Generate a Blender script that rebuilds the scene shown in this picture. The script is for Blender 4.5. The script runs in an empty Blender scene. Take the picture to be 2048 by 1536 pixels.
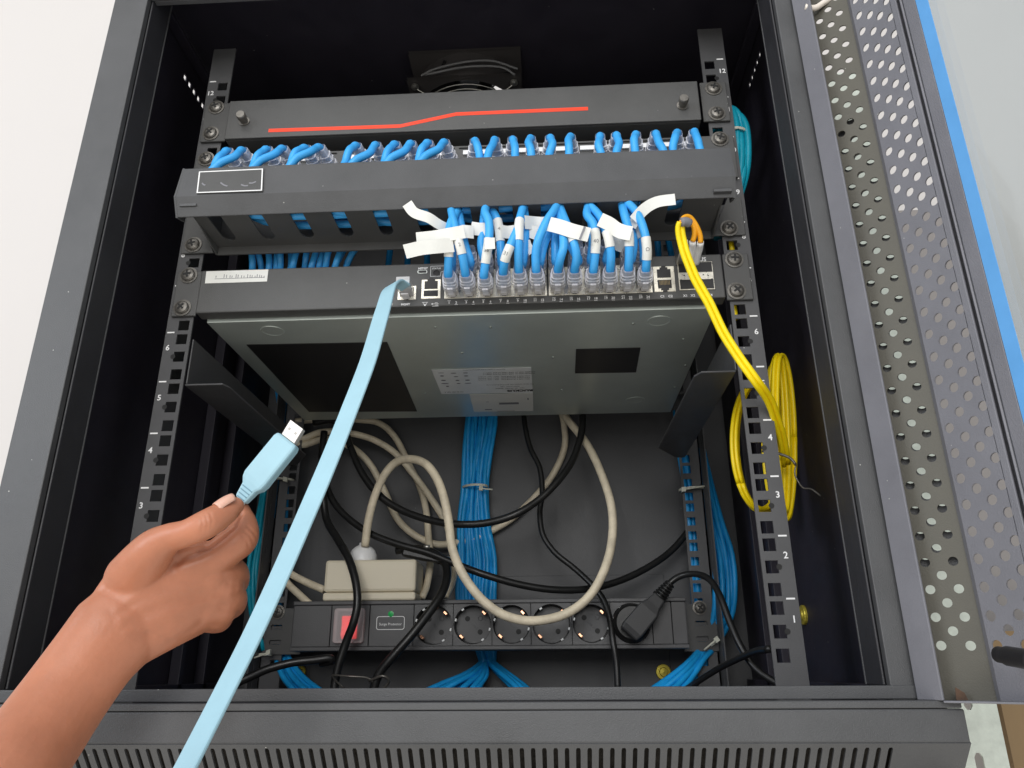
import bpy, bmesh, math, random
from mathutils import Vector, Matrix, Euler
random.seed(7)
SC = bpy.context.scene
R = math.radians
# ------------------------------------------------------------------ camera, world, lights, exposure
CAM_LOC = Vector((0.07478, -0.56944, -0.00343))
CAM_ROT = (1.93317, 0.0059, 0.05364)
FPX = 1521.73
cam = bpy.data.cameras.new('camera'); cam_o = bpy.data.objects.new('camera', cam); SC.collection.objects.link(cam_o)
cam_o.location = CAM_LOC; cam_o.rotation_euler = CAM_ROT
cam.sensor_width = 36; cam.lens = FPX/2048*36; cam.clip_start = .01; cam.clip_end = 50
SC.camera = cam_o
W = bpy.data.worlds.new('World'); SC.world = W; W.use_nodes = True
bg = W.node_tree.nodes['Background']; bg.inputs[0].default_value = (.93, .96, 1, 1); bg.inputs[1].default_value = .44
_nt = W.node_tree; _tc = _nt.nodes.new('ShaderNodeTexCoord'); _sx = _nt.nodes.new('ShaderNodeSeparateXYZ'); _mr = _nt.nodes.new('ShaderNodeMapRange'); _mx = _nt.nodes.new('ShaderNodeMix'); _mx.data_type = 'RGBA'
_mr.inputs['From Min'].default_value = -.35; _mr.inputs['From Max'].default_value = .15      # sunlit pale floor below, dimmer room above
_mx.inputs[6].default_value = (1.95, 1.88, 1.74, 1); _mx.inputs[7].default_value = (.80, .84, .90, 1)
_nt.links.new(_tc.outputs['Generated'], _sx.inputs[0]); _nt.links.new(_sx.outputs[2], _mr.inputs['Value']); _nt.links.new(_mr.outputs[0], _mx.inputs[0]); _nt.links.new(_mx.outputs[2], bg.inputs[0])
def area(name, loc, target, size, power, color, sy=None):
    l = bpy.data.lights.new(name, 'AREA'); l.energy = power; l.color = color; l.size = size
    if sy: l.shape = 'RECTANGLE'; l.size_y = sy
    o = bpy.data.objects.new(name, l); SC.collection.objects.link(o); o.location = loc
    o.rotation_euler = (Vector(target)-Vector(loc)).to_track_quat('-Z', 'Y').to_euler(); return o
area('ceiling_light', (-.35, -1.5, 1.75), (0, 0, .15), 1.5, 9, (1, .975, .94), .8)
area('front_fill', (-.1, -2.3, .75), (0, .1, .15), 1.0, 22, (1, .985, .96), 1.0)  # frontal fill added to brighten the cabinet interior
area('window_light', (-1.9, -1.5, .8), (0, 0, .2), .9, 19, (.88, .93, 1), .9)
SC.view_settings.view_transform = 'Standard'; SC.view_settings.look = 'None'
SC.view_settings.exposure = .22; SC.view_settings.gamma = 1; SC.view_settings.use_curve_mapping = False
SC.render.engine = 'CYCLES'

# ------------------------------------------------------------------ helpers
CR = Euler(CAM_ROT).to_matrix()
def _ray(px, py): return CR @ Vector(((px-1024)/FPX, (768-py)/FPX, -1))
def P(px, py, y):
    d = _ray(px, py); return CAM_LOC + d*((y-CAM_LOC.y)/d.y)
def Pz(px, py, z):
    d = _ray(px, py); return CAM_LOC + d*((z-CAM_LOC.z)/d.z)
def Pxx(px, py, x):
    d = _ray(px, py); return CAM_LOC + d*((x-CAM_LOC.x)/d.x)
def z7(x, y): return (480+x*.48828, 800+y*.48828)
def z4(x, y): return (750+x*.36621, 360+y*.36621)
def z8(x, y): return (1280+x*.52068, 600+y*.52068)

MATS = {}
def mat(name, color, rough=.5, metal=0, bump=0, bscale=600, var=0, vscale=30, dust=0, coat=0, spec=.5, emit=None, estr=0, alpha=1, trans=0, sss=0, ior=1.45, sheen=0, stretch=None):
    m = bpy.data.materials.new(name); m.use_nodes = True; nt = m.node_tree; N = nt.nodes; L = nt.links
    b = N['Principled BSDF']; b.inputs['Base Color'].default_value = (*color, 1); b.inputs['Roughness'].default_value = rough
    b.inputs['Metallic'].default_value = metal; b.inputs['Coat Weight'].default_value = coat; b.inputs['Specular IOR Level'].default_value = spec
    b.inputs['Alpha'].default_value = alpha; b.inputs['Transmission Weight'].default_value = trans; b.inputs['IOR'].default_value = ior
    if sss: b.inputs['Subsurface Weight'].default_value = sss; b.inputs['Subsurface Scale'].default_value = .006; b.inputs['Subsurface Radius'].default_value = (1, .35, .2)
    if emit: b.inputs['Emission Color'].default_value = (*emit, 1); b.inputs['Emission Strength'].default_value = estr
    tc = N.new('ShaderNodeTexCoord'); src = tc.outputs['Object']
    if stretch:
        mp = N.new('ShaderNodeMapping'); mp.inputs['Scale'].default_value = stretch; L.new(src, mp.inputs['Vector']); src = mp.outputs['Vector']
    if bump:
        n = N.new('ShaderNodeTexNoise'); n.inputs['Scale'].default_value = bscale; n.inputs['Detail'].default_value = 3; L.new(src, n.inputs['Vector'])
        bp = N.new('ShaderNodeBump'); bp.inputs['Strength'].default_value = bump; bp.inputs['Distance'].default_value = .0006
        L.new(n.outputs['Fac'], bp.inputs['Height']); L.new(bp.outputs['Normal'], b.inputs['Normal'])
    col = None
    if var:
        n2 = N.new('ShaderNodeTexNoise'); n2.inputs['Scale'].default_value = vscale; n2.inputs['Detail'].default_value = 8; n2.inputs['Roughness'].default_value = .65
        L.new(src, n2.inputs['Vector'])
        mr = N.new('ShaderNodeMapRange'); mr.inputs['From Min'].default_value = .3; mr.inputs['From Max'].default_value = .7
        mr.inputs['To Min'].default_value = 1-var; mr.inputs['To Max'].default_value = 1+var; L.new(n2.outputs['Fac'], mr.inputs['Value'])
        mx = N.new('ShaderNodeMix'); mx.data_type = 'RGBA'; mx.blend_type = 'MULTIPLY'; mx.inputs[0].default_value = 1
        mx.inputs[6].default_value = (*color, 1); L.new(mr.outputs[0], mx.inputs[7]); col = mx.outputs[2]; L.new(col, b.inputs['Base Color'])
        m2 = N.new('ShaderNodeMapRange'); m2.inputs['From Min'].default_value = .3; m2.inputs['From Max'].default_value = .7
        m2.inputs['To Min'].default_value = max(rough-.08, .03); m2.inputs['To Max'].default_value = min(rough+.1, 1); L.new(n2.outputs['Fac'], m2.inputs['Value']); L.new(m2.outputs[0], b.inputs['Roughness'])
    if dust:
        v = N.new('ShaderNodeTexVoronoi'); v.inputs['Scale'].default_value = 95; v.inputs['Randomness'].default_value = 1; L.new(tc.outputs['Object'], v.inputs['Vector'])
        wn = N.new('ShaderNodeMath'); wn.operation = 'LESS_THAN'; wn.inputs[1].default_value = .038; L.new(v.outputs['Distance'], wn.inputs[0])
        sp = N.new('ShaderNodeSeparateColor'); L.new(v.outputs['Color'], sp.inputs[0])
        g = N.new('ShaderNodeMath'); g.operation = 'LESS_THAN'; g.inputs[1].default_value = dust; L.new(sp.outputs[0], g.inputs[0])
        mm = N.new('ShaderNodeMath'); mm.operation = 'MULTIPLY'; L.new(wn.outputs[0], mm.inputs[0]); L.new(g.outputs[0], mm.inputs[1])
        m3 = N.new('ShaderNodeMix'); m3.data_type = 'RGBA'; m3.inputs[6].default_value = (*color, 1); m3.inputs[7].default_value = (.5, .5, .47, 1)
        if col: L.new(col, m3.inputs[6])
        L.new(mm.outputs[0], m3.inputs[0]); L.new(m3.outputs[2], b.inputs['Base Color'])
    MATS[name] = m; return m
BLACK = mat('black_powder_coat', (.074, .075, .078), .42, bump=.4, bscale=1500, var=.17, vscale=16, dust=.42)
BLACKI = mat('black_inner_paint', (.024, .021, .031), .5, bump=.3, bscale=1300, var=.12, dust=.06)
LIPM = mat('lip_paint', (.030, .030, .034), .45, bump=.3, bscale=1300, var=.12, dust=.1)
BACKP = mat('grey_back_panel_paint', (.085, .086, .09), .5, bump=.4, bscale=1300, var=.14, vscale=14, dust=.08)
RAILM = mat('rail_paint', (.072, .072, .075), .42, bump=.25, bscale=1400, var=.10, dust=.15)
EQUIP = mat('equipment_paint', (.075, .075, .074), .45, bump=.35, bscale=1700, var=.15, vscale=18, dust=.22)
DOORM = mat('door_paint_lit', (.175, .175, .195), .38, bump=.45, bscale=1300, var=.09, vscale=20, dust=.25)  # door coat lightened; light falling on its faces is put into the colour
DOORSH = mat('door_paint_shaded', (.085, .08, .064), .5, bump=.3, bscale=1300, var=.14, vscale=25, dust=.3)  # same door coat darkened; shade on the channel is put into the colour
STEEL = mat('galvanised_steel', (.58, .635, .60), .36, metal=.48, var=.10, vscale=9, bump=.05, bscale=900)
STEELE = mat('steel_edge', (.55, .58, .56), .3, metal=.9)
NICKEL = mat('nickel_port_shell', (.78, .74, .64), .3, metal=.8, var=.1, vscale=200)
SCREWM = mat('screw_black_zinc', (.17, .16, .145), .32, metal=.6, var=.25, vscale=300)
SCREWD = mat('screw_recess', (.01, .01, .01), .6)
ZINC = mat('white_zinc', (.55, .54, .5), .35, metal=.9, var=.2, vscale=90)
DARK = mat('dark_plastic', (.016, .015, .016), .4, bump=.15, bscale=900)
PDUM = mat('pdu_plastic', (.075, .075, .078), .42, bump=.25, bscale=1200, var=.06)
PDUD = mat('pdu_recess', (.085, .085, .088), .45, bump=.2, bscale=1200, var=.06)
WHITE = mat('white_print', (.8, .8, .8), .5)
ORANGE = mat('orange_stripe', (.88, .048, .010), .45, var=.04)
BLUE = mat('blue_cable_jacket', (.05, .37, .80), .36, var=.06, vscale=60, bump=.1, bscale=500)
BLUE2 = mat('blue_bulk_cable', (.012, .34, .76), .38, var=.12, vscale=80, bump=.15, bscale=500)
CYAN = mat('cyan_bulk_cable', (.006, .36, .50), .4, var=.12, vscale=80)
YELLOW = mat('yellow_fibre_jacket', (.93, .70, .006), .35, var=.05, vscale=60)
AMBER = mat('amber_fibre_sleeve', (.83, .36, .01), .4)
BEIGE = mat('beige_cable_jacket', (.74, .65, .49), .45, var=.2, vscale=60, bump=.1, bscale=400)
BEIGEB = mat('beige_plastic', (.74, .67, .52), .42, var=.04, vscale=12, bump=.06, bscale=300)
BLKCAB = mat('black_cable_jacket', (.014, .014, .014), .33, var=.1, vscale=60, bump=.1, bscale=500)
LBLUE = mat('light_blue_pvc', (.345, .555, .645), .42, var=.04, vscale=40, bump=.04, bscale=500)
WPLAS = mat('white_plastic', (.82, .82, .82), .35)
PAPER = mat('label_tape', (.74, .74, .70), .55, var=.04, vscale=60)
PAPERG = mat('sticker_paper', (.80, .82, .82), .35, var=.08, vscale=40)
INK = mat('ink', (.02, .02, .022), .6)
INKG = mat('grey_ink', (.2, .2, .22), .6)
TIE = mat('zip_tie_nylon', (.62, .62, .52), .4)
CLEAR = mat('clear_boot_pvc', (.93, .93, .985), .14, alpha=.6, coat=.6, var=.2, vscale=260, bump=.6, bscale=300)
CLEARP = mat('clear_plug_polycarbonate', (.9, .88, .88), .12, alpha=.5, coat=.8, bump=.25, bscale=300)
BRASS = mat('dull_brass', (.22, .17, .09), .4, metal=.6)
COPPER = mat('copper_clip', (.9, .48, .3), .25, metal=.9)
WELLW = mat('well_shade_plastic', (.022, .022, .023), .35)  # strip plastic darkened; shade inside the socket wells is put into the colour
RED = mat('lit_red_rocker', (.7, .02, .02), .3, emit=(1, .03, .035), estr=.55)
LAMP = mat('lit_neon_spot', (1, .3, .02), .3, emit=(1, .22, .02), estr=3)
GREENL = mat('green_led', (.02, .28, .07), .25, emit=(.02, .5, .12), estr=.12)
SCRM = mat('yellow_zinc', (.55, .45, .06), .4, metal=.5, var=.2, vscale=200)
SKIN = mat('skin', (.46, .182, .102), .39, var=.18, vscale=15, bump=.22, bscale=480, sss=.12)
NAIL = mat('nail', (.74, .42, .32), .28, sss=.1)
WALLM = mat('wall_paint', (.655, .625, .605), .8, var=.012, vscale=3, bump=.08, bscale=200)
WALLG = mat('galvanised_bracket', (.66, .70, .63), .6, metal=.15, var=.16, vscale=60, bump=.5, bscale=220)
WOOD = mat('brown_board', (.26, .17, .085), .6, var=.15, vscale=10, stretch=(1, 1, .2))
FILMB = mat('blue_film', (.12, .36, .72), .45, var=.06, vscale=30)
PUTTY = mat('putty', (.75, .68, .6), .5)
RUST = mat('rust_stain', (.085, .05, .032), .8, var=.4, vscale=120)
DUSTM = mat('dusty_filter', (.045, .04, .034), .9, var=.6, vscale=160, bump=1, bscale=300)
# thin tinted glass
GLASS = bpy.data.materials.new('door_glass'); GLASS.use_nodes = True
_n = GLASS.node_tree.nodes; _l = GLASS.node_tree.links; _n.remove(_n['Principled BSDF'])
_t = _n.new('ShaderNodeBsdfTransparent'); _t.inputs[0].default_value = (.92, .955, .965, 1)
_g = _n.new('ShaderNodeBsdfGlossy'); _g.inputs['Roughness'].default_value = .03
_m = _n.new('ShaderNodeMixShader'); _m.inputs[0].default_value = .12
_l.new(_t.outputs[0], _m.inputs[1]); _l.new(_g.outputs[0], _m.inputs[2]); _l.new(_m.outputs[0], _n['Material Output'].inputs[0])

BASE = {}
def col(): return SC.collection
def thing(name, label, cat, loc=(0, 0, 0), group=None):
    o = bpy.data.objects.new(name, None); o.empty_display_size = .02; col().objects.link(o); o.location = loc
    o['label'] = label; o['category'] = cat
    if group: o['group'] = group
    BASE[o.name] = Vector(loc); return o
class MB:
    def __init__(s): s.v = []; s.f = []; s.flat = []
    def add(s, vs, fs, smooth=False):
        k = len(s.v); s.v += [Vector(p) for p in vs]
        for f in fs: s.f.append(tuple(i+k for i in f)); s.flat.append(not smooth)
        return s
    def box(s, x0, x1, y0, y1, z0, z1):
        return s.add([(x0,y0,z0),(x1,y0,z0),(x1,y1,z0),(x0,y1,z0),(x0,y0,z1),(x1,y0,z1),(x1,y1,z1),(x0,y1,z1)],
            [(3,2,1,0),(4,5,6,7),(0,1,5,4),(1,2,6,5),(2,3,7,6),(3,0,4,7)])
    def obox(s, c, X, Y, Z):   # oriented box: centre, half vectors
        c, X, Y, Z = map(Vector, (c, X, Y, Z)); vs = []
        for k in (-1, 1):
            for a, b in ((-1,-1),(1,-1),(1,1),(-1,1)): vs.append(c+X*a+Y*b+Z*k)
        return s.add(vs, [(3,2,1,0),(4,5,6,7),(0,1,5,4),(1,2,6,5),(2,3,7,6),(3,0,4,7)])
    def prism(s, poly, D):     # 3d polygon extruded by vector D
        n = len(poly); D = Vector(D); vs = [Vector(p) for p in poly]+[Vector(p)+D for p in poly]
        return s.add(vs, [tuple(range(n-1, -1, -1)), tuple(range(n, 2*n))]+[(i, (i+1) % n, (i+1) % n+n, i+n) for i in range(n)])
    def tube(s, pts, r, n=10, cap=True, sub=4, asp=None, up=None):
        pts = spline(pts, sub) if sub > 1 else [Vector(p) for p in pts]
        m = len(pts); k0 = len(s.v); vs = []; fs = []
        T = [(pts[min(i+1, m-1)]-pts[max(i-1, 0)]).normalized() for i in range(m)]
        a = Vector(up) if up else (Vector((0, 0, 1)) if abs(T[0].z) < .9 else Vector((1, 0, 0)))
        nrm = (a-T[0]*a.dot(T[0])).normalized()
        for i in range(m):
            nrm = (nrm-T[i]*nrm.dot(T[i])).normalized(); bn = T[i].cross(nrm)
            rr = r(i/(m-1)) if callable(r) else r
            for j in range(n):
                t = 2*math.pi*j/n; c_, s_ = math.cos(t), math.sin(t)
                if asp: vs.append(pts[i]+nrm*c_*rr*asp+bn*s_*rr)
                else: vs.append(pts[i]+nrm*c_*rr+bn*s_*rr)
        for i in range(m-1):
            for j in range(n): fs.append((i*n+j, i*n+(j+1) % n, (i+1)*n+(j+1) % n, (i+1)*n+j))
        if cap: fs += [tuple(range(n-1, -1, -1)), tuple((m-1)*n+j for j in range(n))]
        return s.add(vs, fs, True)
    def lathe(s, c, ax, prof, n=24):   # prof [(r, h)], axis vector
        c = Vector(c); ax = Vector(ax).normalized(); q = Vector((0, 0, 1)).rotation_difference(ax); vs = []; fs = []
        for r, h in prof:
            for j in range(n):
                t = 2*math.pi*j/n; vs.append(c+q @ Vector((r*math.cos(t), r*math.sin(t), h)))
        m = len(prof)
        for i in range(m-1):
            for j in range(n): fs.append((i*n+j, i*n+(j+1) % n, (i+1)*n+(j+1) % n, (i+1)*n+j))
        fs += [tuple(range(n-1, -1, -1)), tuple((m-1)*n+j for j in range(n))]
        s.add(vs, fs, False); return s
    def plate(s, O, U, V, N, cells, t):
        O, U, V, N = map(Vector, (O, U, V, N))
        def W(u, v, k): return O+U*u+V*v+N*(t*k)
        for (u0, v0, u1, v1, h) in cells:
            if h is None:
                vs = []; 
                for k in (0, 1): vs += [W(u0,v0,k), W(u1,v0,k), W(u1,v1,k), W(u0,v1,k)]
                s.add(vs, [(0,1,2,3), (7,6,5,4), (0,4,5,1), (1,5,6,2), (2,6,7,3), (3,7,4,0)]); continue
            cu = sum(p[0] for p in h)/len(h); cv = sum(p[1] for p in h)/len(h); n = len(h); outer = []; 
            def hit(p):
                du, dv = p[0]-cu, p[1]-cv; best = 1e9; side = 0
                for sd, (num, den) in enumerate(((u1-cu, du), (v1-cv, dv), (u0-cu, du), (v0-cv, dv))):
                    if abs(den) > 1e-12 and num/den > 0 and num/den < best: best = num/den; side = sd
                return (cu+du*best, cv+dv*best, side)
            hp = [hit(p) for p in h]; corners = [(u1, v1), (u0, v1), (u0, v0), (u1, v0)]
            for k in (0, 1):
                for i in range(n):
                    j = (i+1) % n; a, b = hp[i], hp[j]; ring = [W(h[i][0], h[i][1], k), W(a[0], a[1], k)]
                    sd = a[2]
                    while sd != b[2]: ring.append(W(*corners[sd], k)); sd = (sd+1) % 4
                    ring += [W(b[0], b[1], k), W(h[j][0], h[j][1], k)]
                    f = tuple(range(len(ring))); s.add(ring, [f if k == 0 else f[::-1]])
            vs = [W(p[0], p[1], 0) for p in h]+[W(p[0], p[1], 1) for p in h]
            s.add(vs, [(i, (i+1) % n, (i+1) % n+n, i+n) for i in range(n)])
        return s
    def build(s, name, m, parent=None, bevel=0, label=None, cat=None, group=None, kind=None, smooth_angle=None):
        if parent is not None:
            r = parent
            while r.parent: r = r.parent
            base = BASE[r.name]
        else: base = sum(s.v, Vector())/max(1, len(s.v)); base = Vector(base)
        me = bpy.data.meshes.new(name); me.from_pydata([tuple(p-base) for p in s.v], [], s.f); me.update()
        me.polygons.foreach_set('use_smooth', [not x for x in s.flat])
        ms = m if isinstance(m, (list, tuple)) else [m]
        for q in ms: me.materials.append(q)
        o = bpy.data.objects.new(name, me); col().objects.link(o)
        if parent is not None: o.parent = parent
        else: o.location = base; BASE[o.name] = base
        if bevel:
            b = o.modifiers.new('bevel', 'BEVEL'); b.width = bevel; b.segments = 2; b.limit_method = 'ANGLE'; b.angle_limit = R(40); b.use_clamp_overlap = True
        for k, v in (('label', label), ('category', cat), ('group', group), ('kind', kind)):
            if v: o[k] = v
        return o
def spline(p, sub=4):
    p = [Vector(q) for q in p]
    if len(p) < 3 or sub < 2: return p
    q = [p[0]*2-p[1]]+p+[p[-1]*2-p[-2]]; out = []
    for i in range(1, len(q)-2):
        a, b, c, d = q[i-1:i+3]
        for k in range(sub):
            t = k/sub; out.append(.5*((2*b)+(c-a)*t+(2*a-5*b+4*c-d)*t*t+(3*b-a-3*c+d)*t**3))
    out.append(p[-1]); return out
def circ(cu, cv, r, n=12): return [(cu+r*math.cos(2*math.pi*i/n), cv+r*math.sin(2*math.pi*i/n)) for i in range(n)]
def rect(u0, v0, u1, v1): return [(u1, (v0+v1)/2), (u1, v1), (u0, v1), (u0, v0), (u1, v0)]
def rrect(x0, x1, z0, z1, r, n=4):
    out = []
    for cx, cz, a in ((x1-r, z1-r, 0), (x0+r, z1-r, 90), (x0+r, z0+r, 180), (x1-r, z0+r, 270)):
        for k in range(n+1): t = R(a+90*k/n); out.append((cx+r*math.cos(t), cz+r*math.sin(t)))
    return out
def lerp(a, b, t): return a+(b-a)*t
def pxpath(pts, ys):      # traced points of a cable, each with its own depth
    n = len(pts); out = []
    for i, q in enumerate(pts):
        t = i/(n-1)*(len(ys)-1); k = min(int(t), len(ys)-2); out.append(P(q[0], q[1], lerp(ys[k], ys[k+1], t-k)))
    return out
def strip(mb, cl, w, t=.0003, side=None):   # ribbon with thickness; w number or list, side = width direction(s)
    m = len(cl); vs = []; fs = []
    for i in range(m):
        T = (cl[min(i+1, m-1)]-cl[max(i-1, 0)]).normalized()
        sd = side(i/(m-1)) if callable(side) else Vector(side)
        sd = (sd-T*sd.dot(T)).normalized(); nn = T.cross(sd).normalized(); ww = w(i/(m-1)) if callable(w) else w
        for a, b in ((-1,-1),(1,-1),(1,1),(-1,1)): vs.append(cl[i]+sd*(a*ww/2)+nn*(b*t/2))
    for i in range(m-1):
        for j in range(4): fs.append((i*4+j, i*4+(j+1) % 4, (i+1)*4+(j+1) % 4, (i+1)*4+j))
    fs += [(3,2,1,0), (4*m-4, 4*m-3, 4*m-2, 4*m-1)]
    mb.add(vs, fs); return mb
def text(mb, s, size, M, align='CENTER', th=.0001, shear=0, bold=0):
    c = bpy.data.curves.new('t', 'FONT'); c.body = s; c.size = size; c.align_x = align; c.align_y = 'CENTER'; c.extrude = th; c.shear = shear; c.resolution_u = 2; c.offset = bold
    o = bpy.data.objects.new('t', c); col().objects.link(o); dg = bpy.context.evaluated_depsgraph_get()
    me = bpy.data.meshes.new_from_object(o.evaluated_get(dg)); M = Matrix(M)
    mb.add([M @ v.co for v in me.vertices], [tuple(p.vertices) for p in me.polygons])
    bpy.data.objects.remove(o); bpy.data.curves.remove(c); bpy.data.meshes.remove(me)
def MF(x, y, z, rz=0): return Matrix.Translation((x, y, z)) @ Matrix.Rotation(R(90), 4, 'X') @ Matrix.Rotation(rz, 4, 'Z')
def struct(o): o['kind'] = 'structure'
def zip_tie(root, c, ax, rad, tail=None, w=.0026):
    mb = MB(); c = Vector(c); ax = Vector(ax).normalized(); a = ax.orthogonal().normalized(); b = ax.cross(a); ring = []
    n = 20; vs = []; fs = []
    for j in range(n):
        t = 2*math.pi*j/n; d = a*math.cos(t)*rad[0]+b*math.sin(t)*rad[1]
        dn = d.normalized()
        for q, o in ((d, -w/2), (d, w/2), (d+dn*.0011, w/2), (d+dn*.0011, -w/2)): vs.append(c+q+ax*o)
    for j in range(n):
        k = (j+1) % n
        for i in range(4): fs.append((j*4+i, j*4+(i+1) % 4, k*4+(i+1) % 4, k*4+i))
    mb.add(vs, fs, False)
    if tail:
        h = Vector(tail[0]); mb.obox(h, ax*.0026, (Vector(tail[1])-h).normalized()*.0024, Vector((0, .002, 0))); mb.tube([h, lerp(h, Vector(tail[1]), .6), tail[1]], .001, 6, sub=2)
    return mb.build('zip_tie', TIE, root)

# screws share one mesh each kind
def screw_mesh(name, r, h, mts):
    mb = MB(); mb.lathe((0, 0, 0), (0, -1, 0), [(r*1.28, 0), (r*1.28, .0009), (r, .001), (r*.99, h*.5), (r*.85, h*.8), (r*.55, h), (0.0002, h*1.05)], 22)
    nf = len(mb.f); a = R(20)
    for k in (0, 1):
        t = a+k*math.pi/2; d = Vector((math.cos(t), 0, math.sin(t))); e = Vector((-math.sin(t), 0, math.cos(t)))
        mb.obox((0, -h*1.0, 0), d*r*.55, e*r*.13, Vector((0, .0004+k*.0001, 0)))
    me = bpy.data.meshes.new(name); me.from_pydata([tuple(v) for v in mb.v], [], mb.f)
    for m in mts: me.materials.append(m)
    for i, p in enumerate(me.polygons): p.material_index = 1 if i >= nf else 0; p.use_smooth = False
    return me
SCREW = screw_mesh('cage_screw', .0060, .0040, (SCREWM, SCREWD))
SCREWS = screw_mesh('small_screw', .0022, .0016, (SCREWM, SCREWD))
def screw(root, x, y, z, me=None, rot=0, name='screw'):
    o = bpy.data.objects.new(name, me or SCREW); col().objects.link(o); o.parent = root
    r = root
    while r.parent: r = r.parent
    o.location = Vector((x, y, z))-BASE[r.name]; o.rotation_euler = (0, rot, 0); return o

# ================================================================== SETTING
wall = MB(); wall.box(-1.8, 2.2, .42, .46, -1.2, 1.8); wall.build('wall', WALLM, kind='structure')

# ================================================================== CABINET
XO, XI, YF, ZT = .300, .270, -.080, .557
U = .04445
cab = thing('network_cabinet', 'black steel wall cabinet with its door swung open', 'cabinet', (0, .1, -.05))
fr = MB()
for s in (-1, 1):
    xa, xb = sorted((s*XO, s*XI)); fr.box(xa, xb, YF, -.074, -.095, .62)            # front stiles
    lp = MB(); xa, xb = sorted((s*XI, s*(XI-.0018))); lp.box(xa, xb, -.0742, -.048, -.012, .6195)     # return lip
    lp.build('return_lip', LIPM, cab, bevel=.0009); xa, xb = sorted((s*(XI-.0020), s*(XI+.010))); fr.box(xa, xb, -.0478, -.0460, -.012, .6195)
    xa, xb = sorted((s*(XI+.010), s*(XI+.0118))); fr.box(xa, xb, -.0458, -.030, -.03, .6)
fr.box(-XI, XI, YF+.0005, -.0745, ZT, .62)
fr.box(-XI+.0022, XI-.0022, -.0742, -.0690, ZT+.0002, ZT+.0016)
fr.build('front_frame', BLACK, cab, bevel=.0016)
sl = MB(); sl.box(-.2985, .2985, -.0815, -.0742, -.0192, -.0118); sl.box(-XI, XI, -.0740, -.050, -.0135, -.0122)
sl.box(-.301, .301, -.0955, -.0818, -.0235, -.0195)
sl.build('sill', BLACK, cab, bevel=.0014)
fa = MB(); fa.box(-.302, .302, -.0955, -.090, -.0412, -.0238); fa.build('fascia', BLACK, cab, bevel=.0012)
# slotted vent, slanting down and back
vent = MB(); cells = []; Lz = .048; p = .0064; x = -.2655; cells.append((-.302, 0, x-p/2, Lz, None)); n = 0
while x < .262:
    cells.append((x-p/2, 0, x+p/2, .0015, None))
    cells.append((x-p/2, .0015, x+p/2, .034, [(x+.0013, .018), (x+.0013, .0305), (x+.0008, .0325), (x-.0008, .0325), (x-.0013, .0305), (x-.0013, .0045), (x-.0008, .003), (x+.0008, .003), (x+.0013, .0045)]))
    cells.append((x-p/2, .034, x+p/2, Lz, None)); x += p
cells.append((x-p/2, 0, .302, Lz, None))
a = R(43)
vent.plate((0, -.0954, -.0414), (1, 0, 0), (0, math.sin(a), -math.cos(a)), (0, math.cos(a), math.sin(a)), cells, .0016)
vent.build('slotted_vent', BLACK, cab)
flt = MB(); flt.prism([(-.29, -.082, -.0407), (.29, -.082, -.0407), (.29, -.050, -.075), (-.29, -.050, -.075)], (0, .003, .002)); flt.build('dust_filter', DUSTM, cab)
bd = MB(); bd.box(-.300, .300, -.060, .37, -.0945, -.0925); bd.box(-.2945, .2945, -.0735, .36, -.0265, -.0245); bd.build('floor_panel', BLACKI, cab)
bk = MB(); bk.box(-.2998, .2998, .3602, .3622, -.0920, .6195); bk.build('back_panel', BACKP, cab)
b2 = MB(); b2.box(-.21, .205, .3585, .3598, -.024, .104); b2.build('back_stiffener', BACKP, cab, bevel=.0008)
rf = MB(); rf.plate((0, 0, .6205), (1, 0, 0), (0, 1, 0), (0, 0, 1), [(-.3, -.08, -.0705, .37, None), (.0575, -.08, .3, .37, None), (-.0705, -.08, .0575, .056, None), (-.0705, .184, .0575, .37, None), (-.0705, .056, .0575, .184, circ(-.0065, .12, .056, 32))], .002); rf.build('roof', BLACKI, cab)
for s in (-1, 1):
    sp = MB(); cells = []; ys0 = .040 if s < 0 else .044; cells.append((-.0735, -.0925, ys0-.006, .6195, None)); pz = .0105
    for k in range(5):
        c = ys0+k*pz; cells.append((c-.006, -.0925, c+.0045, .570, None)); hz = .578
        cells.append((c-.006, .570, c+.0045, .586, rect(c-.0032, hz-.0030, c+.0022, hz+.0030)))
        cells.append((c-.006, .586, c+.0045, .6195, None))
    cells.append((ys0+4*pz+.0045, -.0925, .3600, .6200, None))
    sp.plate((s*.2952, 0, 0), (0, 1, 0), (0, 0, 1), (s, 0, 0), cells, .0012)
    sp.build('side_panel', BLACKI, cab)
    # side stiffener rails and an upper shelf bracket
    st = MB(); x1, x2 = sorted((s*.2945, s*.284))
    st.box(x1, x2, .190, .198, -.02, .56); st.box(x1, x2, .245, .253, -.02, .60); st.box(x1, x2, -.02, .34, .600, .605); st.box(x1, x2, -.02, .34, -.02, -.012)
    st.build('side_brace', BLACKI, cab, bevel=.0008)
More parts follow.
